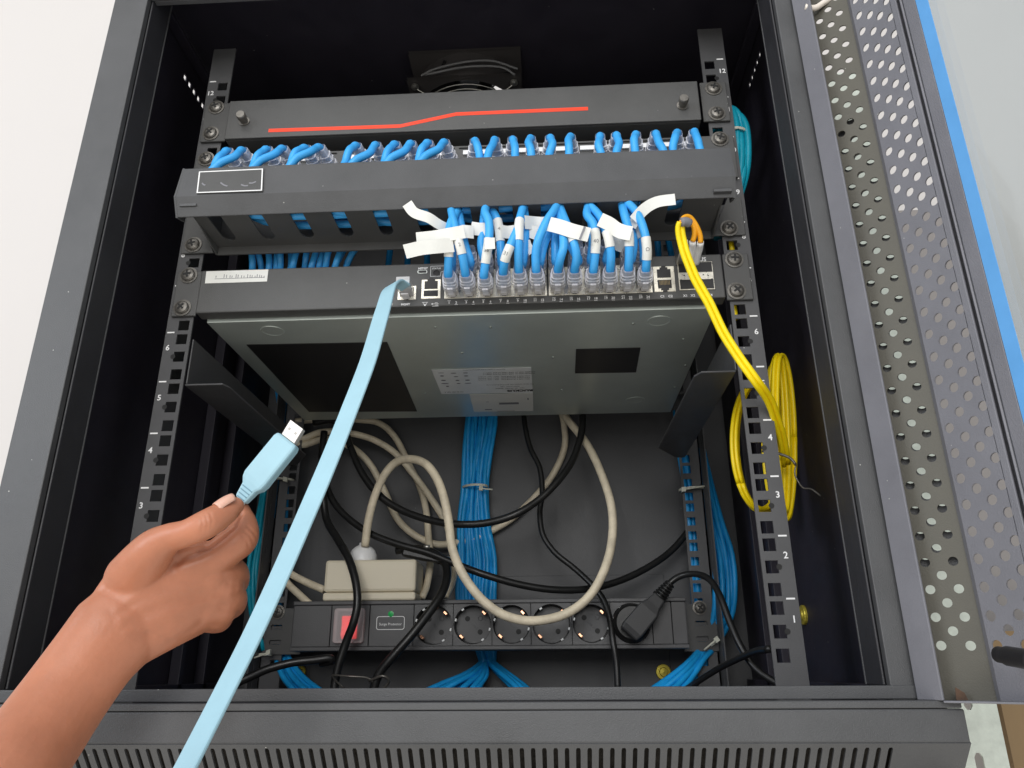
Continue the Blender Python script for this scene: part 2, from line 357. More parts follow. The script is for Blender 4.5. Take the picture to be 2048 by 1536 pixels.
# mounting rails
def notch(cu, cv, s): 
    h = .0048
    return [(cu+s*h, cv), (cu+s*h, cv+.0022), (cu+s*h, cv+s*h) if 0 else (cu+s*h, cv+h), (cu-s*h, cv+h), (cu-s*h, cv-h), (cu+s*h, cv-h), (cu+s*h, cv-.0022)]
def rail(x0, x1, hx, y, zb, zt, s, leg, front=True, nu=12):
    cells = []; w = (hx-.0060, hx+.0060); zs = []
    for n in range(nu):
        for q, o in enumerate((.00635, .02223, .03810)): zs.append((n*U+o, q == 1))
    zs = [z for z in zs if zb+.006 < z[0] < zt-.006]
    cells.append((x0, zb, w[0], zt, None)); cells.append((w[1], zb, x1, zt, None)); prev = zb
    for z, nt in zs:
        cells.append((w[0], prev, w[1], z-.0057, None))
        h = .0046
        if nt:
            o = 1 if s > 0 else -1; hole = [(hx+h, z), (hx+h, z+h), (hx-h, z+h), (hx-h, z), (hx-h, z-h), (hx+h, z-h)]
        else: hole = rect(hx-h, z-h, hx+h, z+h)
        cells.append((w[0], z-.0057, w[1], z+.0057, hole)); prev = z+.0057
    cells.append((w[0], prev, w[1], zt, None))
    mb = MB(); mb.plate((0, y, 0), (1, 0, 0), (0, 0, 1), (0, 1, 0), cells, .0016)
    xo = x1 if s > 0 else x0
    a, b = sorted((xo, xo-s*.0016)); mb.box(a, b, y+.0018, y+leg, zb, zt)
    r = mb.build('mounting_rail', RAILM, cab)
    for z, nt in zs:
        if nt:
            pass
    return r, zs
railL, zsL = rail(-.2472, -.2252, -.2326, 0, -.024, .574, -1, .032)
railR, zsR = rail(.2252, .2480, .2326, 0, -.024, .571, 1, .032)
for rl, s in ((railL, -1), (railR, 1)):
    mk = MB()
    for n in range(1, 13):
        x = s*.2427; mk.box(x-.0031, x+.0031, -.0003, -.0001, n*U-.0006, n*U+.0006)
        text(mk, str(n), .0068, MF(x+s*.0006, -.0002, n*U-.0142), bold=.00012)
    mk.build('unit_numbers', WHITE, rl)
    # thumb-nail notches beside the middle holes
    nm = MB()
    for z, nt in (zsL if s < 0 else zsR):
        if nt: nm.lathe((s*.2326+s*.0050, -.00015, z), (0, -1, 0), [(.0021, 0), (.0021, .0001)], 12)
    nm.build('hole_notch', SCREWD, rl)
rr, _ = rail(.2252, .2490, .2326, .302, -.024, .56, 1, -.0)
rl2, _ = rail(-.2490, -.2252, -.2326, .302, -.024, .56, -1, -.0)
for s in (-1, 1):       # perforated outer leg of the rear rails
    cells = []; z = -.02; y0, y1 = .2735, .3018
    cells.append((y0, -.024, y0+.010, .56, None)); cells.append((y0+.0135, -.024, y1, .56, None)); pv = -.024
    while z < .54:
        cells.append((y0+.010, pv, y0+.0135, z, None)); cells.append((y0+.010, z, y0+.0135, z+.011, rect(y0+.0106, z+.0008, y0+.0129, z+.0102))); pv = z+.011; z += .0159
    cells.append((y0+.010, pv, y0+.0135, .56, None))
    mb = MB(); mb.plate((s*.2492, 0, 0), (0, 1, 0), (0, 0, 1), (s, 0, 0), cells, .0014); mb.build('rail_flange', RAILM, cab)
# chassis support brackets
for s in (-1, 1):
    mb = MB()
    if s > 0: pl = [(.197, .003), (.2245, .003), (.2245, .262), (.214, .262), (.190, .222), (.1925, .012)]
    else: pl = [(-.1935, .003), (-.2255, .003), (-.2255, .262), (-.214, .262), (-.192, .222), (-.1905, .012)]
    mb.prism([(x, y, .2195) for x, y in pl], (0, 0, .0016))
    xa, xb = sorted((s*.2240, s*.2255)); mb.box(xa, xb, .004, .262, .2215, .262)
    mb.build('support_bracket', RAILM, cab, bevel=.0007)
# yellow passivated screws of the back and side panels
for c, nrm in ((P(597, 1345, .356), (0, -1, 0)), (P(1327, 1344, .356), (0, -1, 0)), (Pxx(1605, 1230, .2935), (-1, 0, 0))):
    mb = MB(); mb.lathe(c, nrm, [(.0085, -.002), (.0085, 0), (.0080, .0008), (.0050, .0010), (.0044, .0022), (.0001, .0025)], 20)
    mb.build('panel_screw', SCRM, cab)

# door: built in plan as a bent perforated stile, swung open about 120 degrees
def AZ(az, rho): a = R(az); return Vector((CAM_LOC.x+rho*math.sin(a), CAM_LOC.y+rho*math.cos(a), 0))
DZB, DZT = -.0195, .62
dr = MB(); ex = Vector((0, 0, DZT-DZB))
def vslab(mb, A, B, t, z0=DZB, z1=DZT):
    A = Vector(A); B = Vector(B); d = (B-A).normalized(); n = Vector((-d.y, d.x, 0))*t
    mb.prism([Vector((q.x, q.y, z0)) for q in (A, B, B+n, A+n)], (0, 0, z1-z0))
fl0, fl1 = AZ(23.12, .5275), AZ(24.55, .5168)
vslab(dr, fl0, fl1, .0016)
vslab(dr, AZ(24.60, .5175), AZ(24.62, .5285), .0012)                  # seam wall
pR0, pR1 = AZ(30.42, .5045), AZ(30.86, .5020)
vslab(dr, pR0, pR1, .0016)
g0, g1 = AZ(31.32, .4995), AZ(32.16, .4940)
vslab(dr, g0, g1, .0016)
vslab(dr, AZ(30.86, .503), AZ(30.90, .518), .0014); vslab(dr, AZ(31.28, .5003), AZ(31.26, .518), .0014)
vslab(dr, AZ(30.80, .5195), AZ(31.4, .5195), .001)
dd = (g1-pR0).normalized(); dn = Vector((dd.y, -dd.x, 0))
# bottom and top closing pans
far = g1+dd*.40
back = Vector((-dd.y, dd.x, 0))*.020
for z0 in (DZB-.0012, DZT):
    dr.prism([Vector((q.x, q.y, z0)) for q in (fl1, pR0, g1, far, far+back, g1+back, AZ(28, .541), AZ(24.7, .545))], (0, 0, .0012))
door = dr.build('door', DOORM, cab, bevel=.0005)
# hole near the lower corner of the flange
hb = MB(); hc = Pxx(1850, 1352, 0) if 0 else None
_az = math.degrees(math.atan2(_ray(1850, 1352).x, _ray(1850, 1352).y)); _r = _ray(1850, 1352); _rh = .5232; hz = CAM_LOC.z+_r.z/math.hypot(_r.x, _r.y)*_rh
hp = AZ(_az, _rh-.0006); dfl = (fl1-fl0).normalized(); nfl = Vector((dfl.y, -dfl.x, 0))
hb.lathe((hp.x, hp.y, hz), nfl, [(.0026, 0), (.0026, .0002)], 16); hb.build('flange_hole', SCREWD, door)
def perfwall(name, A, B, rowpitch, cols, m, t=.0012, r=.0030, DZB=DZB, DZT=DZT, z_lo=.008):
    """A, B plan points; cols = [(distance along, z of a hole centre)]"""
    A = Vector(A); B = Vector(B); L_ = (B-A).length; d = (B-A).normalized(); cells = []; edges = [0]
    for i, (u, z) in enumerate(cols):
        nxt = (u+cols[i+1][0])/2 if i+1 < len(cols) else min(L_, u+(u-edges[-1]))
        u0 = edges[-1]; u1 = nxt; edges.append(u1)
        z0 = z-rowpitch*round((z-(DZB+.012))/rowpitch)
        while z0-rowpitch/2 < DZB+.002 or z0 < z_lo: z0 += rowpitch
        cells.append((u0, DZB, u1, z0-rowpitch/2, None))
        while z0+rowpitch/2 < DZT: cells.append((u0, z0-rowpitch/2, u1, z0+rowpitch/2, circ(u, z0, min(r, u-u0-.0004) if min(u-u0, u1-u) < r else r, 14))); z0 += rowpitch
        cells.append((u0, z0-rowpitch/2, u1, DZT, None))
    if edges[-1] < L_-1e-5: cells.append((edges[-1], DZB, L_, DZT, None))
    mb = MB(); n = Vector((-d.y, d.x, 0)); mb.plate(Vector((A.x, A.y, 0)), d, (0, 0, 1), n, cells, t)
    return mb.build(name, m, door)
rho = .526; pit = .02996*rho; z_lo = .008
A = AZ(24.50, .5290); B = AZ(27.42, .5265); d = (B-A).normalized()
def uof(az): # distance along AB for azimuth
    a = R(az); dx, dy = math.sin(a), math.cos(a); q = A-CAM_LOC; 
    den = d.x*dy-d.y*dx; return (dx*q.y-dy*q.x)/den if abs(den) > 1e-9 else 0
zc = CAM_LOC.z
perfwall('perforated_channel', A, B, pit, [(uof(25.02), zc+(.41407-13*.029935)*rho), (uof(25.83), zc+(.42906-13*.029948)*rho), (uof(26.63), zc+(.41422-13*.030005)*rho)], DOORSH, r=.0027)
vslab_ = MB(); 
offv = Vector((.0022, .0048, 0))
perfwall('inner_liner', A+offv, B+offv, pit, [(uof(25.02)+.001, zc+(.41407-13*.029935)*rho+.0052), (uof(25.83)+.001, zc+(.42906-13*.029948)*rho+.0022), (uof(26.63)+.001, zc+(.41422-13*.030005)*rho+.0052)], BLACK, r=.0031, DZB=.052, DZT=.385, z_lo=.06)
A2 = AZ(27.60, .5215); B2 = pR0; 
vslab(vslab_, AZ(27.42, .5262), A2, .0012); vslab_.build('channel_step', DOORM, door)
A = A2; B = B2; d = (B-A).normalized()
perfwall('perforated_panel', A, B, .03055*.515, [(uof(28.02), zc+(.41788-12*.030337)*.519), (uof(28.80), zc+(.40615-12*.0306)*.5147), (uof(29.50), zc+(.39392-11*.030886)*.510), (uof(30.22), zc+(.3797-11*.0311)*.506)], DOORM, r=.0031)
# second skin close behind the lower part of the perforated panel
# blue film strip on the glass edge, glass pane, handle pin
b0, b1 = AZ(32.20, .4935), AZ(33.0, .4880)
fb = MB(); vslab(fb, b0, b1, .0006, DZB+.002, DZT-.002); fb.build('blue_film', FILMB, door)
gl = MB(); vslab(gl, b0+Vector((.003, .002, 0)), far, .004, DZB+.004, DZT-.004); gl.build('glass_pane', GLASS, door)
pn = MB(); c0 = P(1998, 1309, AZ(29.6, .508).y-.004); c1 = P(2075, 1322, AZ(31, .50).y-.02)
pn.tube([c0, lerp(c0, c1, .15), lerp(c0, c1, .5), c1], lambda t: .0042 if t < .4 else .0050, 18, sub=3); pn.build('lock_pin', DARK, door)
ru = MB(); c0 = AZ(24.9, .524)
ru.prism([(c0.x+.001, c0.y-.0058, DZB+.0002), (c0.x+.0075, c0.y-.0058, DZB+.0002), (c0.x+.0062, c0.y-.0058, DZB+.004), (c0.x+.0018, c0.y-.0058, DZB+.007)], (0, .0003, 0)); ru.build('rust_patch', RUST, door)
pt = MB(); c0 = AZ(25.0, .5235); q = P(1640, 6, c0.y+.01)
pt.tube([P(1610, 14, c0.y), P(1630, 16, c0.y), P(1650, 4, c0.y), P(1680, -12, c0.y)], .0024, 8); pt.build('hinge_putty', PUTTY, door)

# ================================================================== WALL BRACKET AND BOARD beyond the lower right corner
def vplate_px(px0, px1, y, zt, zb): 
    return (P(px0, 1450, y).x, P(px1, 1450, y).x)
by = .12
xa = AZ(24.5, 1).x*0+CAM_LOC.x+(by-CAM_LOC.y)*math.tan(R(24.6)); xb = CAM_LOC.x+(by-CAM_LOC.y)*math.tan(R(27.35))
br = MB(); cells = [(xa, -.40, xb-.030, .62, None), (xb-.016, -.40, xb, .62, None)]; zz = -.40; ps = -.40
for zc_, hh in ((-.012, .006), (-.055, .016), (-.105, .016), (-.155, .016)):
    pass
zl = [(-.160, -.125), (-.100, -.0655), (-.034, -.0215)]; pv = -.40
for a_, b_ in zl:
    cells.append((xb-.030, pv, xb-.016, a_-.002, None)); cx = xb-.0225; 
    h = [(cx+.0034, (a_+b_)/2), (cx+.0034, b_-.003), (cx+.0015, b_), (cx-.0015, b_), (cx-.0034, b_-.003), (cx-.0034, a_+.003), (cx-.0015, a_), (cx+.0015, a_), (cx+.0034, a_+.003)]
    cells.append((xb-.030, a_-.002, xb-.016, b_+.002, h)); pv = b_+.002
cells.append((xb-.030, pv, xb-.016, .62, None))
br.plate((0, by, 0), (1, 0, 0), (0, 0, 1), (0, 1, 0), cells, .002)
br.build('slotted_bracket', WALLG, None, label='pale galvanised slotted steel bracket upright below the open door', cat='bracket')
wd = MB(); x0 = P(2000, 1400, .2).x; wd.box(x0, x0+.3, .20, .22, -.45, .03); wd.build('brown_board', WOOD, None, label='brown board behind the slotted bracket below the open door', cat='board')

cp = MB(); cp.box(.508, .600, .26, .272, -1.19, .53); cp.build('added_backing', mat('taupe_backing', (.33, .30, .29), .6, var=.06, vscale=8), None, bevel=.003, label='taupe board added behind the perforated door to dim its lower holes', cat='backing board')  # made-up board, added to dim the view through the lower door holes
# ================================================================== FAN
fan = thing('cooling_fan', 'black square cooling fan with round wire guard under the cabinet roof', 'fan', (-.006, .12, .58))
fx, fy = -.0065, .120; zb, zt = .580, .6195
fb = MB(); cells = [(-.060, -.060, .060, .060, circ(0, 0, .057, 40))]
for z0 in (zb, zt-.004):
    fb.plate((fx, fy, z0), (1, 0, 0), (0, 1, 0), (0, 0, 1), cells, .004)
vs = []; n = 40
fb.tube([(fx, fy, zb+.004), (fx, fy, zt-.004)], .0585, 40, cap=False, sub=1)
fb.build('housing', mat('fan_housing', (.06, .055, .055), .4), fan)
gd = MB()
for r in (.054, .047, .040, .033, .026): gd.tube([(fx+r*math.cos(t), fy+r*math.sin(t), zb-.0025) for t in [2*math.pi*k/36 for k in range(37)]], .0007, 6, cap=False, sub=1)
for a in (45, 135, 225, 315): gd.tube([(fx+.02*math.cos(R(a)), fy+.02*math.sin(R(a)), zb-.0035), (fx+.074*math.cos(R(a)), fy+.074*math.sin(R(a)), zb-.0035)], .0008, 6, sub=1)
gd.build('wire_guard', ZINC, fan)
hb = MB(); hb.lathe((fx, fy, zb+.004), (0, 0, 1), [(.034, 0), (.034, .02)], 28)
for k in range(5):
    a = 2*math.pi*k/5; e = Vector((math.cos(a), math.sin(a), 0)); f = Vector((-math.sin(a), math.cos(a), 0))
    hb.prism([Vector((fx, fy, zb+.006))+e*.02, Vector((fx, fy, zb+.006))+e*.054, Vector((fx, fy, zb+.026))+e*.052+f*.035, Vector((fx, fy, zb+.026))+e*.02+f*.02], (0, 0, .0015))
hb.build('rotor', DARK, fan)
cw = MB(); cw.tube([P(842, 152, .058), P(870, 138, .056), P(930, 124, .055), P(985, 122, .055), P(1035, 138, .056)], .0013, 6); cw.tube([P(850, 150, .056), P(930, 134, .053), P(1000, 134, .053), P(1030, 150, .056)], .0013, 6); cw.build('lead_wire', mat('grey_wire', (.16, .16, .165), .4), fan)
for a, b in ((-1, -1), (1, -1)):
    mb = MB(); mb.lathe((fx+a*.0525, fy+b*.0525, zb-.001), (0, 0, -1), [(.0042, 0), (.0042, .002), (.002, .0035)], 14); mb.build('screw', ZINC, fan)

# ================================================================== RED-STRIPED BLANK PANEL
bp_ = thing('blanking_plate', 'black blanking panel with a bent orange stripe, topmost in the rack', 'rack panel', (0, 0, .48))
mb = MB(); mb.box(-.2190, .2175, -.0075, -.0045, .459, .5025); mb.box(-.2190, .2175, -.0045, .018, .459, .4605); mb.box(-.2190, .2175, -.0045, .018, .501, .5025); mb.build('face', EQUIP, bp_, bevel=.0012)
for s in (-1, 1):
    a, b = sorted((s*.2205, s*.2445)); m2 = MB(); m2.box(a, b, -.0030, -.0006, .4605, .5045); m2.build('ear', EQUIP, bp_, bevel=.0008)
yy = -.0077
for dx, w_ in ((0, 1),):
    sp = [(537, 261), (800, 252), (912, 228), (1176, 217)]; pts = [P(x, y, yy) for x, y in sp]; h = .0019
    up = [p+Vector((0, 0, h)) for p in pts]; dn_ = [p-Vector((0, 0, h)) for p in pts]
    m3 = MB(); m3.prism([Vector((p.x, yy, p.z)) for p in up+dn_[::-1]], (0, .0002, 0)); m3.build('orange_stripe', ORANGE, bp_)
for px, py in ((486, 238), (1366, 206)):
    c = P(px, py, -.011); m4 = MB(); m4.lathe((c.x, -.0075, c.z), (0, -1, 0), [(.0052, 0), (.0052, .001), (.0036, .0012), (.0036, .0055), (.0044, .006), (.0044, .0095), (.0038, .0105), (.0001, .0106)], 18); m4.build('knob', SCREWM, bp_)
for k, (px, py) in enumerate(((432, 214), (421, 266), (1427, 176), (1434, 226))):
    c = P(px, py, -.004); screw(bp_, c.x, -.003, c.z, rot=k*1.1)

# ================================================================== PATCH PANEL
pp = thing('patch_panel', 'black patch panel with white tag strips behind the row of cable loops', 'patch panel', (0, 0, .42))
mb = MB(); mb.box(-.2445, .2445, -.0040, -.0006, .399, .4435); mb.box(-.218, .218, -.0004, .03, .400, .4425); mb.build('face', EQUIP, pp, bevel=.0006)
for k in range(4):
    xs = ((-.2050, -.1170), (-.1010, -.0090), (.0030, .0950), (.1080, .2050))[k]
    t1 = MB(); t1.box(xs[0], xs[1], -.0060, -.0042, .4325, .4368); t1.build('tag_strip', WPLAS, pp)
    t2 = MB(); t2.box(xs[0]-.004, xs[1]+.004, -.0052, -.0041, .4402, .4408); t2.build('frame_line', DARK, pp)
for k, (px, py) in enumerate(((412, 317), (1440, 277))):
    c = P(px, py, -.005); screw(pp, c.x, -.004, c.z, rot=k*.7)
JZ = .4160

# ================================================================== CABLE MANAGER
cm = thing('cable_manager', 'black horizontal cable duct with blank white framed badge on its cover', 'cable manager', (0, 0, .36))
cx0, cx1 = -.2255, .2250
prof = [(-.0545, .3915), (-.0600, .3600), (-.0520, .3455), (-.0503, .3463), (-.0580, .3598), (-.0530, .3905), (-.040, .3910), (-.040, .3925)]
mb = MB(); mb.prism([(cx0, y, z) for y, z in prof], (cx1-cx0, 0, 0)); mb.build('cover', BLACK, cm, bevel=.0009)
for s in (-1, 1):
    x0 = cx0-.0004 if s < 0 else cx1-.0012
    m2 = MB(); m2.prism([(x0, y, z) for y, z in ((-.0545, .3917), (-.0602, .3600), (-.0520, .3452), (-.040, .349), (-.040, .3915))], (.0016, 0, 0)); m2.build('end_cap', BLACK, cm)
    c = P(387, 490, -.003) if s < 0 else P(1458, 457, -.003)
    m3 = MB(); ea = [(s*.2445, -.003, .3790), (s*.2445, -.003, .3415), (s*.2150, -.003, .3415), (s*.2330, -.003, .3790)]
    m3.prism(ea, (0, .0022, 0)); m3.build('ear', EQUIP, cm, bevel=.0006)
    screw(cm, c.x, -.003, c.z, rot=s*.5+.6)
# duct tray: slotted underside
tr = MB(); slots = [(-.196+.0342*k) for k in range(12)]
xs_ = [cx0+.010]+slots
cells = []; prev = -.2120; v0, v1 = 0, .0545
for x in slots:
    w_ = .0062
    cells.append((prev, v0, x-w_, v1, None)); 
    cells.append((x-w_, v0, x+w_, .044, [(x+w_*.92, .02), (x+w_*.92, .036), (x+w_*.5, .041), (x, .0425), (x-w_*.5, .041), (x-w_*.92, .036), (x-w_*.92, .002), (x+w_*.92, .002)]))
    cells.append((x-w_, .044, x+w_, v1, None)); prev = x+w_
cells.append((prev, v0, .2160, v1, None))
tr.plate((0, -.0530, .3475), (1, 0, 0), (0, 1, 0), (0, 0, 1), cells, .0014)
tr.box(-.2120, .2160, -.0012, .0004, .3400, .3935)
tr.build('slotted_tray', EQUIP, cm)
for s in (-1, 1):
    m2 = MB(); x0 = -.2135 if s < 0 else .2162; m2.prism([(x0, y, z) for y, z in ((-.052, .3480), (-.040, .3478), (-.0008, .3400), (-.0008, .3930), (-.052, .390))], (.0014, 0, 0)); m2.build('tray_end', EQUIP, cm)
# badge
cs = [P(397, 343, -.0585), P(526, 337, -.0585), P(524, 381, -.061), P(392, 386, -.061)]
def coverpt(px, py, off=.0006):
    # on the sloped cover face between (y -.0545,z .3915) and (y -.0600,z .3600)
    A_ = Vector((0, -.0545, .3915)); B_ = Vector((0, -.0600, .3600)); n = Vector((0, -(A_.z-B_.z), (A_.y-B_.y))).normalized(); A_ = A_+n*off
    dd_ = _ray(px, py); t = (A_-CAM_LOC).dot(n)/dd_.dot(n); return CAM_LOC+dd_*t
def ringquad(mb, q, w, dep):
    c = sum(q, Vector())/4; inn = [p+((c-p).normalized())*w*1.6 for p in q]
    ex_ = (q[1]-q[0]).normalized(); ez = (q[3]-q[0]).normalized()
    inn = [q[0]+ex_*w+ez*w, q[1]-ex_*w+ez*w, q[2]-ex_*w-ez*w, q[3]+ex_*w-ez*w]
    n = ex_.cross(ez).normalized()*dep
    for i in range(4):
        j = (i+1) % 4; mb.prism([q[i], q[j], inn[j], inn[i]], n)
q = [coverpt(*a, .0014) for a in ((398, 343), (526, 337), (524, 381), (393, 386))]
bdg = MB(); bdg.prism([coverpt(*a, .0002) for a in ((397, 344), (528, 338), (526, 384), (394, 388))], (0, -.0011, 0)); bg_ = bdg.build('badge', EQUIP, cm)
rg = MB(); ringquad(rg, q, .0010, .0002); rg.build('white_border', WHITE, bg_)
sm = MB()
for a, b in (((404, 366), (411, 370)), ((441, 365), (455, 372)), ((482, 369), (496, 371)), ((498, 366), (512, 363))):
    strip(sm, spline([coverpt(*a, .0015), coverpt((a[0]+b[0])/2, (a[1]+b[1])/2+1.5, .0015), coverpt(*b, .0015)], 3), .0012, .00008, side=(0, 0, 1))
sm.build('glue_smear', INKG, bg_)
# small clips
for px, py in ((380, 414), (1444, 385)):
    c = P(px, py, -.0535); m2 = MB(); m2.box(c.x-.007, c.x+.007, -.0575, -.0505, c.z-.0016, c.z+.0010); m2.build('latch', BLACK, cm, bevel=.0004)

# ================================================================== SWITCH
sw = thing('network_switch', 'dark grey rack network switch with bare metal underside and many ports', 'network switch', (0, 0, .30))
yf = -.0040
mb = MB(); mb.box(-.2225, .2215, yf, .010, .2825, .3232); mb.build('front_bezel', EQUIP, sw, bevel=.0012)
ch = MB(); ch.box(-.2185, .2165, .0105, .283, .2800, .3225); ch.build('chassis', STEEL, sw, bevel=.0007)
for s in (-1, 1):
    a, b = sorted((s*.2225, s*.2440)); m2 = MB(); m2.box(a, b, -.0030, -.0006, .2805, .3235); m2.build('ear', EQUIP, sw, bevel=.0009)
for k, (px, py) in enumerate(((376, 549), (363, 614), (1469, 517), (1474, 580))):
    c = P(px, py, -.005); screw(sw, c.x, -.003, c.z, rot=k*.9+.2)
def F(px, py, y=None):
    y = yf if y is None else y; q = P(px, py, y); return q.x, q.z
zP = lambda px, py: F(px, py)[1]
def jack(mb_s, mb_d, x, z, up, y=yf, w=.0058, h=.0042):
    """one RJ45 mouth: dark opening and its stepped notch; up=True notch above"""
    s = 1 if up else -1
    mb_d.box(x-w, x+w, y-.0011, y-.0006, z-h, z+h)
    mb_d.box(x-.0032, x+.0032, y-.0011, y-.0006, *(sorted((z+s*h, z+s*(h+.0018)))))
    mb_d.box(x-.0018, x+.0018, y-.00112, y-.0006, *(sorted((z+s*(h+.0018), z+s*(h+.0032)))))
def block(x0, x1, z0, z1, cols, name='port_block', low_usb=False, vac_low=False):
    sh = MB(); sh.box(x0, x1, yf-.0006, yf+.001, z0, z1); b = sh.build(name, NICKEL, sw, bevel=.0003)
    dk = MB(); zm = (z0+z1)/2
    for x in cols:
        w = .0056
        if not low_usb:
            jack(sh, dk, x, zm+(z1-zm)*.42, True, w=w, h=.0038); jack(sh, dk, x, zm-(zm-z0)*.42, False, w=w, h=.0038)
        else:
            jack(sh, dk, x, zm+(z1-zm)*.40, True, w=w, h=.0036); dk.box(x-.0060, x+.0060, yf-.0011, yf-.0006, z0+.0022, z0+.0074)
    dk.build('jack_opening', DARK, b)
    gp = MB()
    for x in cols:
        zc_ = zm-(zm-z0)*.42
        if low_usb: gp.box(x-.0048, x+.0048, yf-.0014, yf-.0012, z0+.0040, z0+.0052); continue
        for k in range(8): gp.box(x-.0041+k*.00112, x-.0036+k*.00112, yf-.0014, yf-.0012, zc_-.001, zc_+.0032)
    gp.build('contacts', BRASS if not low_usb else DARK, b)
    return b
cb = [905.6, 936.8, 973.4, 1006, 1039, 1074, 1118, 1151, 1187.6, 1220.5, 1255, 1289]
x0, zlo = F(890, 597); x1, _ = F(1094, 590); zhi = zlo+.0285
xA = F(889, 580)[0]; xB = F(1094, 572)[0]; xC = F(1097, 572)[0]; xD = F(1304, 565)[0]
zlo = (F(889, 598)[1]+F(1304, 585)[1])/2; zhi = zlo+.0265
pc = [lerp(xA, xB, (k+.5)/6) for k in range(6)]+[lerp(xC, xD, (k+.5)/6) for k in range(6)]
block(xA, xB, zlo, zhi, pc[:6]); block(xC, xD, zlo, zhi, pc[6:])
a = F(1309, 586); b = F(1352, 583); block(a[0], b[0], zlo+.0003, zlo+.0240, [(a[0]+b[0])/2])
a = F(842, 601); b = F(881, 598); block(a[0], b[0], zlo+.0004, zlo+.0185, [(a[0]+b[0])/2], low_usb=True)
a = F(795, 602); b = F(832, 600); xm = (a[0]+b[0])/2
sh = MB(); sh.box(a[0], b[0], yf-.0006, yf+.001, zlo, zlo+.0130); bq = sh.build('console_port', NICKEL, sw, bevel=.0003)
dk = MB(); jack(None, dk, xm, zlo+.0072, False, h=.0040); dk.build('jack_opening', DARK, bq)
XCON = xm; ZCON = zlo+.0072
# SFP cage
a = F(1359, 583); b = F(1430, 580); sx0, sx1 = a[0], b[0]; sz0 = zlo+.0010; sz1 = zlo+.0270
sh = MB(); sh.box(sx0, sx1, yf-.0012, yf+.001, sz0, sz1); bq = sh.build('fibre_cage', NICKEL, sw, bevel=.0003)
dk = MB(); xm = (sx0+sx1)/2
for xx0, xx1 in ((sx0+.0008, xm-.0005), (xm+.0005, sx1-.0008)):
    dk.box(xx0, xx1, yf-.0017, yf-.0012, sz0+.0008, sz0+.0095); dk.box(xx0, xx1, yf-.0017, yf-.0012, sz1-.0098, sz1-.0008)
dk.build('cage_opening', DARK, bq)
tb = MB()
for xx in (xm-.0082, xm+.0082): tb.box(xx-.0035, xx+.0035, yf-.0024, yf-.0019, sz0+.0088, sz0+.0105)
tb.build('latch_tab', NICKEL, bq)
tr_ = MB()
for xx, s in ((xm-.0095, 1), (xm+.0060, 1), (xm+.0100, -1)): tr_.prism([(xx-.0007, yf-.0015, sz0+.0130), (xx+.0007, yf-.0015, sz0+.0130), (xx, yf-.0015, sz0+.0130+s*.0013)], (0, .0002, 0))
tr_.build('arrow_mark', INK, bq)
# micro-usb and status led
x, z = F(845, 544); mb = MB(); mb.prism([(u, yf-.0005, v) for u, v in rrect(x-.0042, x+.0042, z-.0016, z+.0016, .0012)], (0, .001, 0)); mo = mb.build('micro_port', STEELE, sw)
mb = MB(); mb.prism([(u, yf-.0008, v) for u, v in rrect(x-.0034, x+.0034, z-.0010, z+.0010, .0008)], (0, .0003, 0)); mb.build('opening', DARK, mo)
x, z = F(873, 546.5); mb = MB(); mb.lathe((x, yf, z), (0, -1, 0), [(.0029, 0), (.0029, .0004), (.0024, .0005), (.0022, .0001), (.0001, .0001)], 18); mb.build('reset_button', DARK, sw)
# printed marks on the bezel
pm = MB(); yt = yf-.0002
def T(s, px, py, size, bold=.00008):
    x, z = F(px, py, yt); text(pm, s, size, MF(x, yt, z, R(0)), bold=bold, th=.00006)
T('HSTGT', 846, 537, .0026); T('STATUS', 873, 537, .0021, .00002); T('MGMT', 811, 609, .0026)
T('RESET', 779, 609.5, .0022, 0)
T('US', 1405, 519, .0052, .0001)
zt_ = (F(900, 606)[1]+F(1290, 594)[1])/2
for k in range(12):
    for j, dx in ((1, -.0030), (2, .0030)):
        text(pm, str(2*k+j), .0030, MF(pc[k]+dx, yt, zt_), bold=.00006, th=.00006)
        zz = zt_+.0019 if j == 1 else zt_-.0019; pm.box(pc[k]+dx-.0013, pc[k]+dx+.0013, yt-.00005, yt+.0001, zz-.00014, zz+.00014)
for s_, px in (('C1', 1325), ('C2', 1341), ('X1', 1371), ('X2', 1386), ('X3', 1407), ('X4', 1421)):
    x = F(px, 594)[0]; text(pm, s_, .0030, MF(x, yt, zt_), bold=.00006, th=.00006)
x, z = F(850, 608); 
pm.box(x-.0025, x+.0025, yt, yt+.0001, z+.0013, z+.0016); pm.box(x-.0016, x-.0013, yt, yt+.0001, z-.0003, z+.0013); pm.box(x+.0013, x+.0016, yt, yt+.0001, z-.0003, z+.0013); pm.box(x-.0016, x+.0016, yt, yt+.0001, z-.0004, z-.0001); pm.box(x-.0006, x+.0006, yt, yt+.0001, z-.0018, z-.0006)
x, z = F(871, 608)
pm.box(x-.0026, x+.0026, yt, yt+.0001, z-.0001, z+.0002); pm.prism([(x-.0036, yt, z), (x-.0024, yt, z+.0008), (x-.0024, yt, z-.0008)], (0, .0001, 0)); pm.box(x-.0006, x+.0018, yt, yt+.0001, z+.0009, z+.0012); pm.box(x-.0002, x+.0022, yt, yt+.0001, z-.0012, z-.0009); pm.box(x-.0026, x+.0026, yt, yt+.0001, z-.0021, z-.0018)
fx0, fz0 = F(861, 553); fx1, fz1 = F(886, 532)
w = .0003
pts_ = [(fx1+.004, fz1), (fx0, fz1), (fx0, fz0), (fx0+.0085, fz0), (fx0+.0088, fz0+.004), (fx1+.004, fz0+.0045)]
